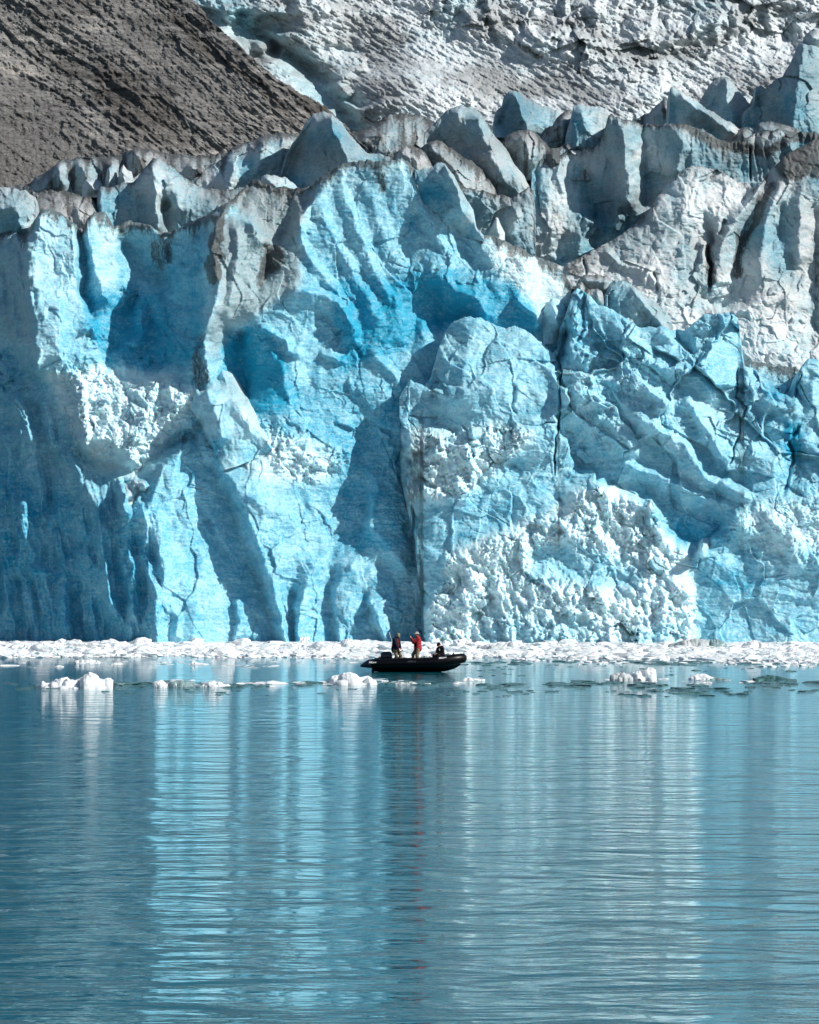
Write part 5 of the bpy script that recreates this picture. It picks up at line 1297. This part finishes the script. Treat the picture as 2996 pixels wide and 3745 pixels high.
# outboard motor
bm = bmesh.new()
rings = []
for z, sx, sy, ox in [(.66, .24, .20, 0), (.70, .30, .23, 0), (.80, .31, .24, 0), (.92, .30, .235, -.01), (1.0, .27, .22, -.01), (1.045, .22, .18, -.01), (1.065, .14, .11, 0)]:
    rings.append([bm.verts.new((-1.49 + ox + sx * math.copysign(abs(math.cos(a)) ** .62, math.cos(a)), sy * math.copysign(abs(math.sin(a)) ** .62, math.sin(a)), z)) for a in [2 * math.pi * k / 32 for k in range(32)]])
for A, B in zip(rings[:-1], rings[1:]):
    for k in range(32): bm.faces.new((A[k], A[(k + 1) % 32], B[(k + 1) % 32], B[k]))
bm.faces.new(rings[0][::-1]); bm.faces.new(rings[-1])
for v in bm.verts: v.co.x -= .0
motor = from_bm('outboard_motor', bm, COWL, boat)
bm = bmesh.new(); sweep(bm, [(-1.62, 0, .68), (-1.9, 0, .62), (-2.18, 0, .60), (-2.2, 0, .2), (-2.22, 0, -.35)], [.1, .1, .1, .08, .06], 12); from_bm('motor_leg', bm, COWL, motor)
bm = bmesh.new()
for k in range(3):
    a = k * 2.094; c, s = math.cos(a), math.sin(a)
    vs = [bm.verts.new((-2.36 + dx, r * c - w * s, -.3 + r * s + w * c)) for r, w, dx in ((.02, -.02, .01), (.13, -.06, .03), (.15, .02, -.01), (.02, .03, -.02))]
    bm.faces.new(vs)
    vs2 = [bm.verts.new(v.co + Vector((.008, 0, 0))) for v in vs]; bm.faces.new(vs2[::-1])
    for i in range(4): bm.faces.new((vs[i], vs[(i + 1) % 4], vs2[(i + 1) % 4], vs2[i]))
sweep(bm, [(-2.42, 0, -.3), (-2.3, 0, -.3), (-2.2, 0, -.3)], [.02, .035, .04], 10); from_bm('propeller', bm, COWL, motor, False)
bm = bmesh.new(); sweep(bm, spline([(-1.25, -.1, .86), (-1.0, -.14, .95), (-.75, -.2, 1.06), (-.60, -.22, 1.13)], 5).tolist(), .018, 8); sweep(bm, [(-.72, -.2, 1.075), (-.59, -.22, 1.135)], .028, 10); from_bm('tiller', bm, BLACK, motor)
bm = bmesh.new(); sweep(bm, [(-1.22, .35, .7), (-1.2, .35, 1.40), (-1.22, .3, 1.55), (-1.28, .22, 1.8), (-1.34, .2, 2.0), (-1.36, .2, 2.09)], [.018, .016, .014, .013, .012, .008], 8); from_bm('antenna', bm, WHITEM, boat)


def text(body, size, loc, rot, mat, name='lettering', shear=.38, ext=.002):
    cu = bpy.data.curves.new(name, 'FONT'); cu.body = body; cu.size = size; cu.shear = shear; cu.extrude = ext; cu.space_character = .95
    cu.align_x = 'CENTER'; cu.align_y = 'CENTER'; cu.offset = size * .02
    o = bpy.data.objects.new(name, cu); COL.objects.link(o)
    dg = bpy.context.evaluated_depsgraph_get(); me = bpy.data.meshes.new_from_object(o.evaluated_get(dg)); bpy.data.objects.remove(o)
    me.materials.clear(); me.materials.append(mat)
    o = bpy.data.objects.new(name, me); COL.objects.link(o); o.parent = boat; o.location = loc; o.rotation_euler = rot
    return o


def on_tube(x, up):
    y = np.interp(x, [h[0] for h in half], [h[1] for h in half]); z = np.interp(x, [h[0] for h in half], [h[2] for h in half]); r = np.interp(x, [h[0] for h in half], [h[3] for h in half])
    sl = math.atan(np.interp(x + .1, [h[0] for h in half], [h[1] for h in half]) - np.interp(x - .1, [h[0] for h in half], [h[1] for h in half])) / .2 * .2
    a = R(up)
    tx = math.atan2(np.interp(x + .15, [h[0] for h in half], [h[2] for h in half]) - np.interp(x - .15, [h[0] for h in half], [h[2] for h in half]), .3)
    yaw = -math.atan2(np.interp(x + .15, [h[0] for h in half], [h[1] for h in half]) - np.interp(x - .15, [h[0] for h in half], [h[1] for h in half]), .3)
    m = Matrix.Translation((x, -y, z)) @ Matrix.Rotation(yaw, 4, 'Z') @ Matrix.Rotation(-tx, 4, 'Y') @ Matrix.Rotation(-a, 4, 'X') @ Matrix.Translation((0, -r - .006, 0)) @ Matrix.Rotation(R(90), 4, 'X')
    return m.to_translation(), m.to_euler()


for s_, x, sz, upd, mt in (('MILpro', -2.14, .14, 18, WHITEP), ('MILpro', 1.50, .145, 40, WHITEP)):
    l, r_ = on_tube(x, upd); text(s_, sz, l, r_, mt)
# small worn grey print amidships: two thin lines and two short slanted strokes
bm = bmesh.new()
for cx_, cz_, ww, hh, sh in ((-.05, .035, .24, .018, .3), (-.08, -.012, .30, .02, .3), (.145, -.004, .035, .06, .5), (.20, -.002, .03, .062, .5)):
    v = [bm.verts.new((cx_ + sx * ww / 2 + sh * sz * hh / 2, cz_ + sz * hh / 2, 0)) for sx, sz in ((-1, -1), (1, -1), (1, 1), (-1, 1))]
    bm.faces.new(v)
bmesh.ops.solidify(bm, geom=bm.faces[:], thickness=.003)
o = from_bm('marking', bm, GREYP, boat, False); o.location, o.rotation_euler = on_tube(-.08, 18)


# ---------------------------------------------------------------- people
def skin_parts(verts, edges, sub=2):
    """closed tapered limbs between joints; fuse() melts them into one continuous surface"""
    parts = []
    for i, j in edges:
        (p, r), (q, t) = verts[i], verts[j]; p = Vector(p); q = Vector(q)
        rw, rh = (r, r) if isinstance(r, (int, float)) else r
        tw, th = (t, t) if isinstance(t, (int, float)) else t
        d = q - p; L = max(d.length, 1e-4); M = d.to_track_quat('Z', 'X').to_matrix()
        prof = [(-rw * math.cos(a), max(rw * math.sin(a), 1e-5), max(rh * math.sin(a), 1e-5)) for a in np.linspace(0, math.pi / 2, 6)] + [(L + tw * math.sin(a), max(tw * math.cos(a), 1e-5), max(th * math.cos(a), 1e-5)) for a in np.linspace(0, math.pi / 2, 6)]
        seg = 16; V = []; Fc = []
        for z, x_, y_ in prof:
            for k in range(seg): V.append(p + M @ Vector((x_ * math.cos(6.28318 * k / seg), y_ * math.sin(6.28318 * k / seg), z)))
        for u in range(len(prof) - 1):
            for k in range(seg): Fc.append((u * seg + k, u * seg + (k + 1) % seg, (u + 1) * seg + (k + 1) % seg, (u + 1) * seg + k))
        Fc.append(tuple(range(seg))[::-1]); Fc.append(tuple((len(prof) - 1) * seg + k for k in range(seg)))
        parts.append((V, Fc))
    return join_parts(parts)


def join_parts(parts):
    V, Fc = [], []
    for v, f in parts:
        n = len(V); V += list(v); Fc += [tuple(i + n for i in q) for q in f]
    return V, Fc


def fuse(name, parts, mat, parent, voxel=.008):
    V, Fc = join_parts(parts)
    me = bpy.data.meshes.new('t'); me.from_pydata(V, [], Fc); o = bpy.data.objects.new('t', me); COL.objects.link(o)
    md = o.modifiers.new('r', 'REMESH'); md.mode = 'VOXEL'; md.voxel_size = voxel; md.use_smooth_shade = True
    sm = o.modifiers.new('s', 'SMOOTH'); sm.iterations = 2; sm.factor = .5
    dg = bpy.context.evaluated_depsgraph_get(); m = bpy.data.meshes.new_from_object(o.evaluated_get(dg)); bpy.data.objects.remove(o)
    m.name = name; m.materials.clear(); m.materials.append(mat)
    for p in m.polygons: p.use_smooth = True
    ob = bpy.data.objects.new(name, m); COL.objects.link(ob); ob.parent = parent; return ob


def ellipsoid(c, r, M=None, n=24, fn=None):
    bm = bmesh.new(); bmesh.ops.create_uvsphere(bm, u_segments=n, v_segments=int(n * .75), radius=1)
    V = []
    for v in bm.verts:
        p = v.co.copy()
        if fn: p = fn(p)
        p = Vector((p.x * r[0], p.y * r[1], p.z * r[2]))
        if M: p = M @ p
        V.append(p + Vector(c))
    Fc = [tuple(v.index for v in f.verts) for f in bm.faces]; bm.free(); return V, Fc


def ik(a, b, l1, l2, hint):
    a, b, hint = Vector(a), Vector(b), Vector(hint); d = b - a; L = min(d.length, (l1 + l2) * .995); u = d.normalized()
    x = (l1 * l1 - l2 * l2 + L * L) / (2 * L); h = math.sqrt(max(l1 * l1 - x * x, 0))
    p = (hint - u * hint.dot(u)).normalized(); return a + u * x + p * h, a + u * L


def hand(wrist, d, n, side, curl=.6):
    """palm + four bent fingers of different length + a thumb from the side of the palm. d: finger direction, n: palm normal"""
    d = Vector(d).normalized(); n = (Vector(n) - d * Vector(n).dot(d)).normalized(); s = d.cross(n) * side
    w = Vector(wrist); out = []
    out.append(skin_parts([(w, .024), (w + d * .04, .02), (w + d * .04 + s * .028, .017), (w + d * .078 + s * .026, .0155), (w + d * .04 - s * .026, .016), (w + d * .078 - s * .026, .0145), (w + d * .082, .0155)], [(0, 1), (0, 2), (2, 3), (0, 4), (4, 5), (1, 6), (3, 6), (6, 5)], 1))
    for k, (off, L) in enumerate(((.03, .068), (.01, .077), (-.011, .072), (-.031, .056))):
        b = w + d * .082 + s * off; p = [b - d * .02]
        ang = 0; q = b; p.append(q)
        for seg in (.42, .32, .26):
            ang += curl * (.8 + .08 * k); q = q + (d * math.cos(ang) + n * math.sin(ang)) * L * seg; p.append(q)
        out.append(skin_parts([(x, r) for x, r in zip(p, (.0095, .0095, .009, .0085, .0075))], [(i, i + 1) for i in range(4)], 1))
    b = w + d * .025 + s * .03; p = [b, b + s * .022 + d * .022 + n * .008, b + s * .03 + d * .05 + n * .022, b + s * .026 + d * .07 + n * .034]
    out.append(skin_parts([(x, r) for x, r in zip(p, (.013, .012, .010, .009))], [(0, 1), (1, 2), (2, 3)], 1))
    return out


def person(label, loc, heading, hip, lean, headdir, hands, feet, jmat, tmat, hat, extra=None, seated=False, curl=.6, hand_dirs=None, sc=1.0):
    """local frame: +x forward, +y left, z up"""
    root_par = bpy.data.objects.new('frame', None)
    bpy.data.objects.remove(root_par)
    h0 = Vector((0, 0, hip)); u = Vector((math.sin(lean), 0, math.cos(lean)))
    waist = h0 + u * .16; chest = h0 + u * .34; top = h0 + u * .47; neck = h0 + u * .55 + Vector((.01, 0, 0))
    hp = Vector(headdir).normalized()
    hc = neck + Vector((.035 + .06 * max(0, -hp.z), 0, .135 - .03 * max(0, -hp.z)))
    V = [(h0, .135), (waist, .125), (chest, .14), (top, .10), (neck, .058), (hc, .07)]; E = [(0, 1), (1, 2), (2, 3), (3, 4), (4, 5)]
    J = [(h0 - u * .06, .215), (h0 + u * .04, .21), (waist, .20), (chest, .205), (top, .155), (neck - u * .01, .08)]; JE = [(0, 1), (1, 2), (2, 3), (3, 4), (4, 5)]
    parts = []; hands_parts = []
    for s, hd in zip((1, -1), hands):
        sh = top + Vector((0, s * .175, -.01)); hd = Vector(hd)
        el, wr = ik(sh, hd, .29, .255, Vector((-.5, s * .5, -1)))
        i = len(V); V += [(top + Vector((0, s * .09, 0)), .085), (sh, .068), (sh.lerp(el, .5), .052), (el, .045), (el.lerp(wr, .4), .042), (wr, .028)]
        E += [(3, i), (i, i + 1), (i + 1, i + 2), (i + 2, i + 3), (i + 3, i + 4), (i + 4, i + 5)]
        j = len(J); J += [(top + Vector((0, s * .09, 0)), .105), (sh, .098), (sh.lerp(el, .5), .088), (el, .08), (el.lerp(wr, .5), .07), (el.lerp(wr, .93), .048)]
        JE += [(4, j), (j, j + 1), (j + 1, j + 2), (j + 2, j + 3), (j + 3, j + 4), (j + 4, j + 5)]
        dd = (hand_dirs or {}).get(s, (tuple((wr - el).normalized()), (0, -s, -.2)))
        hands_parts += hand(wr, dd[0], dd[1], s, curl)
    T = [(h0 + u * .02, .15), (h0 - Vector((0, 0, .02)), .152)]; TE = [(0, 1)]; boots = []
    for s, ft in zip((1, -1), feet):
        hj = h0 + Vector((0, s * .095, -.04)); ft = Vector(ft)
        kn, an = ik(hj, ft + Vector((0, 0, .09)), .43, .42, Vector((1, s * .15, .2)))
        i = len(V); V += [(hj, .095), (hj.lerp(kn, .5), .08), (kn, .058), (kn.lerp(an, .35), .056), (an, .038), (ft + Vector((.05, 0, .04)), .038), (ft + Vector((.17, 0, .03)), .03)]
        E += [(0, i)] + [(i + k, i + k + 1) for k in range(6)]
        j = len(T); T += [(hj, .118), (hj.lerp(kn, .5), .105), (kn, .085), (kn.lerp(an, .4), .08), (kn.lerp(an, .92), .07)]; TE += [(1, j)] + [(j + k, j + k + 1) for k in range(4)]
        boots.append(skin_parts([(kn.lerp(an, .8), .062), (an, .056), (ft + Vector((.0, 0, .045)), .055), (ft + Vector((.1, 0, .045)), .048), (ft + Vector((.19, 0, .035)), .036)], [(0, 1), (1, 2), (2, 3), (3, 4)], 1))
    # head: skull, jaw, nose, brow, ears
    Mh = hp.to_track_quat('X', 'Z').to_matrix()
    def face(p):
        q = p.copy()
        if p.x > 0:
            q.x += .16 * math.exp(-((p.y / .16) ** 2 + ((p.z + .08) / .20) ** 2))            # nose
            q.x += .05 * math.exp(-((p.y / .5) ** 2 + ((p.z - .22) / .1) ** 2))              # brow
            q.x -= .10 * math.exp(-(((abs(p.y) - .36) / .18) ** 2 + ((p.z - .06) / .12) ** 2))   # eye sockets
            q.x += .05 * math.exp(-((p.y / .3) ** 2 + ((p.z + .42) / .08) ** 2))             # lips
            q.x -= .03 * math.exp(-((p.y / .3) ** 2 + ((p.z + .50) / .04) ** 2))
            q.x += .12 * math.exp(-((p.y / .3) ** 2 + ((p.z + .72) / .16) ** 2))             # chin
        if p.z < -.1: q.y *= 1 - .28 * min(1, (-.1 - p.z)); 
        if p.z < -.2 and p.x < 0: q.x *= 1 - .35 * min(1, (-.2 - p.z))
        return q
    head = ellipsoid(hc, (.095, .076, .118), Mh, 40, face)
    ears = [ellipsoid(hc + Mh @ Vector((-.005, s * .077, -.005)), (.018, .009, .03), Mh, 10) for s in (-1, 1)]
    body = fuse('person', [skin_parts(V, E), head] + ears + hands_parts, SKIN, None, .0075)
    body.location = loc; body.rotation_euler = (0, 0, heading); body.scale = (sc, sc, sc)
    tag(body, label, 'person', 'people in the inflatable boat')
    fuse('jacket', [skin_parts(J, JE)], jmat, body, .012); fuse('trousers', [skin_parts(T, TE)], tmat, body, .012)
    for b in boots: fuse('boot', [b], RUBBER, body, .01)
    col = bmesh.new(); sweep(col, [neck + Vector((-.01, 0, -.03)), neck + Vector((0, 0, .0)), neck + Vector((.005, 0, .045))], [.1, .085, .088], 18, False); from_bm('collar', col, jmat, body)
    for s in (-1, 1):
        v, f = ellipsoid(hc + Mh @ Vector((.083, s * .031, .008)), (.009, .012, .009), Mh, 10); me = bpy.data.meshes.new('eye'); me.from_pydata(v, [], f); me.materials.append(EYEW)
        o = bpy.data.objects.new('eye', me); COL.objects.link(o); o.parent = body
    v, f = ellipsoid(hc + Mh @ Vector((-.014, 0, .012)), (.094, .083, .118), Mh, 28, lambda p: Vector((min(p.x, .45 if p.z < .45 else 1), p.y, max(p.z, -.45)))); me = bpy.data.meshes.new('hair'); me.from_pydata(v, [], f); me.materials.append(HAIR)
    o = bpy.data.objects.new('hair', me); COL.objects.link(o); o.parent = body
    for p in me.polygons: p.use_smooth = True
    # headgear
    bm = bmesh.new()
    def ring(r, z, rx=1.0, off=0): return [bm.verts.new(hc + Mh @ Vector((off + rx * r * 1.15 * math.cos(a), r * math.sin(a), z))) for a in [2 * math.pi * k / 28 for k in range(28)]]
    if hat == 'cap' or hat == 'darkcap':
        rs_ = [ring(.090, .028), ring(.091, .06), ring(.084, .095), ring(.062, .122), ring(.03, .136), ring(.004, .139)]
    elif hat == 'sunhat':
        rs_ = [ring(.150, .02, 1.12), ring(.125, .034, 1.05), ring(.093, .042), ring(.092, .08), ring(.084, .112), ring(.05, .132), ring(.004, .138)]
    for A, B in zip(rs_[:-1], rs_[1:]):
        for k in range(28): bm.faces.new((A[k], A[(k + 1) % 28], B[(k + 1) % 28], B[k]))
    bmesh.ops.solidify(bm, geom=bm.faces[:], thickness=.005)
    ht = from_bm('cap' if 'cap' in hat else 'hat', bm, {'cap': TAN, 'darkcap': BLACK, 'sunhat': HATW}[hat], body)
    if 'cap' in hat:
        bm = bmesh.new(); n = 12; A = []; B = []
        for k in range(n + 1):
            a = -1.15 + 2.3 * k / n; A.append(bm.verts.new(hc + Mh @ Vector((.102 * math.cos(a), .088 * math.sin(a), .03)))); B.append(bm.verts.new(hc + Mh @ Vector((.1 * math.cos(a) + .085 * math.cos(a * .75), .08 * math.sin(a), .018 - .012 * math.sin(abs(a))))))
        for k in range(n): bm.faces.new((A[k], A[k + 1], B[k + 1], B[k]))
        bmesh.ops.solidify(bm, geom=bm.faces[:], thickness=.006); from_bm('visor', bm, {'cap': TAN, 'darkcap': BLACK}[hat], ht)
    return body, dict(h0=h0, u=u, chest=chest, neck=neck, top=top, hc=hc, Mh=Mh)


def panel(body, name, mat, fn, n=10, m=12, th=.02):
    bm = bmesh.new(); g = [[bm.verts.new(fn(i / n, j / m)) for j in range(m + 1)] for i in range(n + 1)]
    for i in range(n):
        for j in range(m): bm.faces.new((g[i][j], g[i + 1][j], g[i + 1][j + 1], g[i][j + 1]))
    bmesh.ops.solidify(bm, geom=bm.faces[:], thickness=th); return from_bm(name, bm, mat, body)


def wrap(inf, a0, a1, z0, z1, r0, r1):
    """a garment panel wrapped round the chest between two angles (0 = front) and heights above the hip"""
    return lambda t, q: inf['h0'] + inf['u'] * (z0 + (z1 - z0) * t) + Vector((math.cos(a0 + (a1 - a0) * q) * (r0 + (r1 - r0) * t), math.sin(a0 + (a1 - a0) * q) * (r0 + (r1 - r0) * t) * 1.08, 0))


FL = .39
# 1: helmsman, standing at the motor, looking down
p1, i1 = person('person standing at the motor with bowed head, tan cap, navy jacket and red vest', (BX - 1.02, BY - .05, FL), R(-35), .86, R(9), (.8, 0, -.62), [(.30, .10, .80), (.34, -.14, .74)], [(.05, .17, 0), (-.02, -.16, 0)], NAVY, KHAKI, 'cap', hand_dirs={1: ((.6, -.5, .1), (0, -.3, -1)), -1: ((.7, .3, 0), (0, .3, -1))})
panel(p1, 'vest_or_shade', DRED, wrap(i1, -.75, .95, .06, .46, .205, .20)); panel(p1, 'strap', ORANGE, lambda t, q: i1['h0'] + i1['u'] * (.30 + .22 * t) + Vector((.222 - .10 * t, -.13 + .05 * t + .035 * q, 0)), 6, 2, .012)
# 2: taking pictures
p2, i2 = person('person in a red jacket and wide pale sun hat holding up a phone', (BX + .17, BY + .05, FL), R(180 + 12), .90, R(2), (1, 0, .02), [(.36, .02, 1.38), (.33, -.15, 1.33)], [(-.12, .22, 0), (.20, -.10, 0)], REDF, KHAKI, 'sunhat', hand_dirs={1: ((.25, -.15, 1), (1, -.5, 0)), -1: ((.25, .35, 1), (1, .4, 0))}, curl=.35)
panel(p2, 'vest_or_shade', BLACK, wrap(i2, -.7, 1.0, .02, .47, .207, .205)); panel(p2, 'badge', WHITEP, wrap(i2, .62, .80, .40, .47, .232, .228), 4, 4, .004)  # black vest panel, doubling as painted-in shade on the red jacket's dark half
# 3: sitting on the bow tube
p3, i3 = person('person in black jacket and dark cap sitting hunched on the bow tube', (BX + 1.42, BY - .30, FL - .02), R(180 + 42), .40, R(12), (.85, 0, -.55), [(.36, .05, .60), (.38, -.10, .56)], [(.48, .14, 0), (.50, -.12, 0)], BLACK, BLACK, 'darkcap', hand_dirs={1: ((.5, -.6, .1), (0, -.2, -1)), -1: ((.5, .5, .1), (0, .2, -1))}, sc=1.0)
panel(p3, 'badge', WHITEP, wrap(i3, .45, .66, .36, .46, .21, .207), 4, 4, .004)
bm = bmesh.new(); v, f = skin_parts([(i3['neck'] + Vector((-.09, y, .0 + .03 * (1 - abs(y) / .1))), .055) for y in (-.1, -.05, 0, .05, .1)], [(0, 1), (1, 2), (2, 3), (3, 4)], 1)
fuse('hood', [(v, f)], BLACK, p3, .01)
for s in (0, 1): pass
# phone in the second person's hands
bm = bmesh.new(); box(bm, (0, 0, 0), (.012, .078, .155), .006); box(bm, (.007, .02, .055), (.004, .03, .03), .001)
ph = from_bm('phone', bm, GLASSB)
mw = Matrix.Translation((BX + .17, BY + .05, FL)) @ Matrix.Rotation(R(192), 4, 'Z') @ Matrix.Translation((.405, -.06, 1.52))
ph.matrix_world = mw @ Matrix.Rotation(R(-6), 4, 'Y')
tag(ph, 'dark phone held upright by the person in the red jacket', 'phone')
# ================================================================== WATER, LIGHT, CAMERA
def build_water():
    m, nt, bs = newmat('glacial_water')
    v = coords(nt)
    bs.inputs['Base Color'].default_value = (.002, .10, .13, 1)
    bs.inputs['Roughness'].default_value = .04; bs.inputs['IOR'].default_value = 1.42
    bs.inputs['Specular IOR Level'].default_value = .5
    patch = noise_node(nt, mapping(nt, v, (.02, .05, 1)), 1.0, 3, .5, .5)
    a = noise_node(nt, mapping(nt, v, (1.1, 2.3, 1), (0, 0, R(8))), 1.0, 3, .5, .4)
    b = noise_node(nt, mapping(nt, v, (2.6, 6.5, 1), (0, 0, R(-14))), 1.0, 3, .55, .2)
    c = noise_node(nt, mapping(nt, v, (.38, .6, 1), (0, 0, R(20))), 1.0, 2, .5, .8)
    h = mathn(nt, 'ADD', mathn(nt, 'MULTIPLY', a, .042), mathn(nt, 'MULTIPLY', b, .010))
    h = mathn(nt, 'MULTIPLY', h, mathn(nt, 'ADD', mathn(nt, 'MULTIPLY', patch, 2.2), -.25, ))
    h = mathn(nt, 'ADD', h, mathn(nt, 'MULTIPLY', c, .13))
    bp = N(nt, 'ShaderNodeBump'); bp.inputs['Strength'].default_value = 1; bp.inputs['Distance'].default_value = 1
    lk(nt, h, bp.inputs['Height']); lk(nt, bp.outputs[0], bs.inputs['Normal'])
    me = bpy.data.meshes.new('water')
    bm = bmesh.new()
    vs = [bm.verts.new(p) for p in ((-2500, -600, 0), (2500, -600, 0), (2500, 3500, 0), (-2500, 3500, 0))]
    bm.faces.new(vs); bm.to_mesh(me); bm.free(); me.materials.append(m)
    o = bpy.data.objects.new('water', me); COL.objects.link(o)
    tag(o, 'calm rippled blue water reflecting the ice', 'water', kind='structure')


build_water()

SUN_AZ, SUN_EL = R(68), R(36)   # azimuth: to the right of the direction back towards the viewer
sdir = Vector((math.sin(SUN_AZ) * math.cos(SUN_EL), -math.cos(SUN_AZ) * math.cos(SUN_EL), math.sin(SUN_EL)))
sl = bpy.data.lights.new('sun', 'SUN'); sl.energy = 4.8; sl.angle = R(.53); sl.color = (1, .955, .89)
so = bpy.data.objects.new('sun', sl); so.rotation_euler = (-sdir).to_track_quat('-Z', 'Y').to_euler(); so.location = sdir * 300; COL.objects.link(so)
w = bpy.data.worlds.new('World'); SC.world = w; w.use_nodes = True
nt = w.node_tree; nt.nodes.clear()
sky = nt.nodes.new('ShaderNodeTexSky'); sky.sky_type = 'NISHITA'; sky.sun_disc = False
sky.sun_elevation = SUN_EL; sky.sun_rotation = math.atan2(sdir.x, sdir.y)
sky.air_density = 1.0; sky.dust_density = .3; sky.ozone_density = 1.0
bg = nt.nodes.new('ShaderNodeBackground'); bg.inputs[1].default_value = .075
wo = nt.nodes.new('ShaderNodeOutputWorld'); nt.links.new(sky.outputs[0], bg.inputs[0]); nt.links.new(bg.outputs[0], wo.inputs[0])

cam = bpy.data.cameras.new('camera'); co = bpy.data.objects.new('camera', cam); COL.objects.link(co)
co.location = (0, 0, H); co.rotation_euler = (R(90) + PITCH, 0, 0)
cam.sensor_fit = 'VERTICAL'; cam.sensor_height = 36; cam.lens = F / 3745 * 36; cam.clip_end = 6000; cam.clip_start = .5
SC.camera = co
SC.view_settings.view_transform = 'Standard'; SC.view_settings.look = 'None'; SC.view_settings.gamma = 1; SC.view_settings.exposure = .2
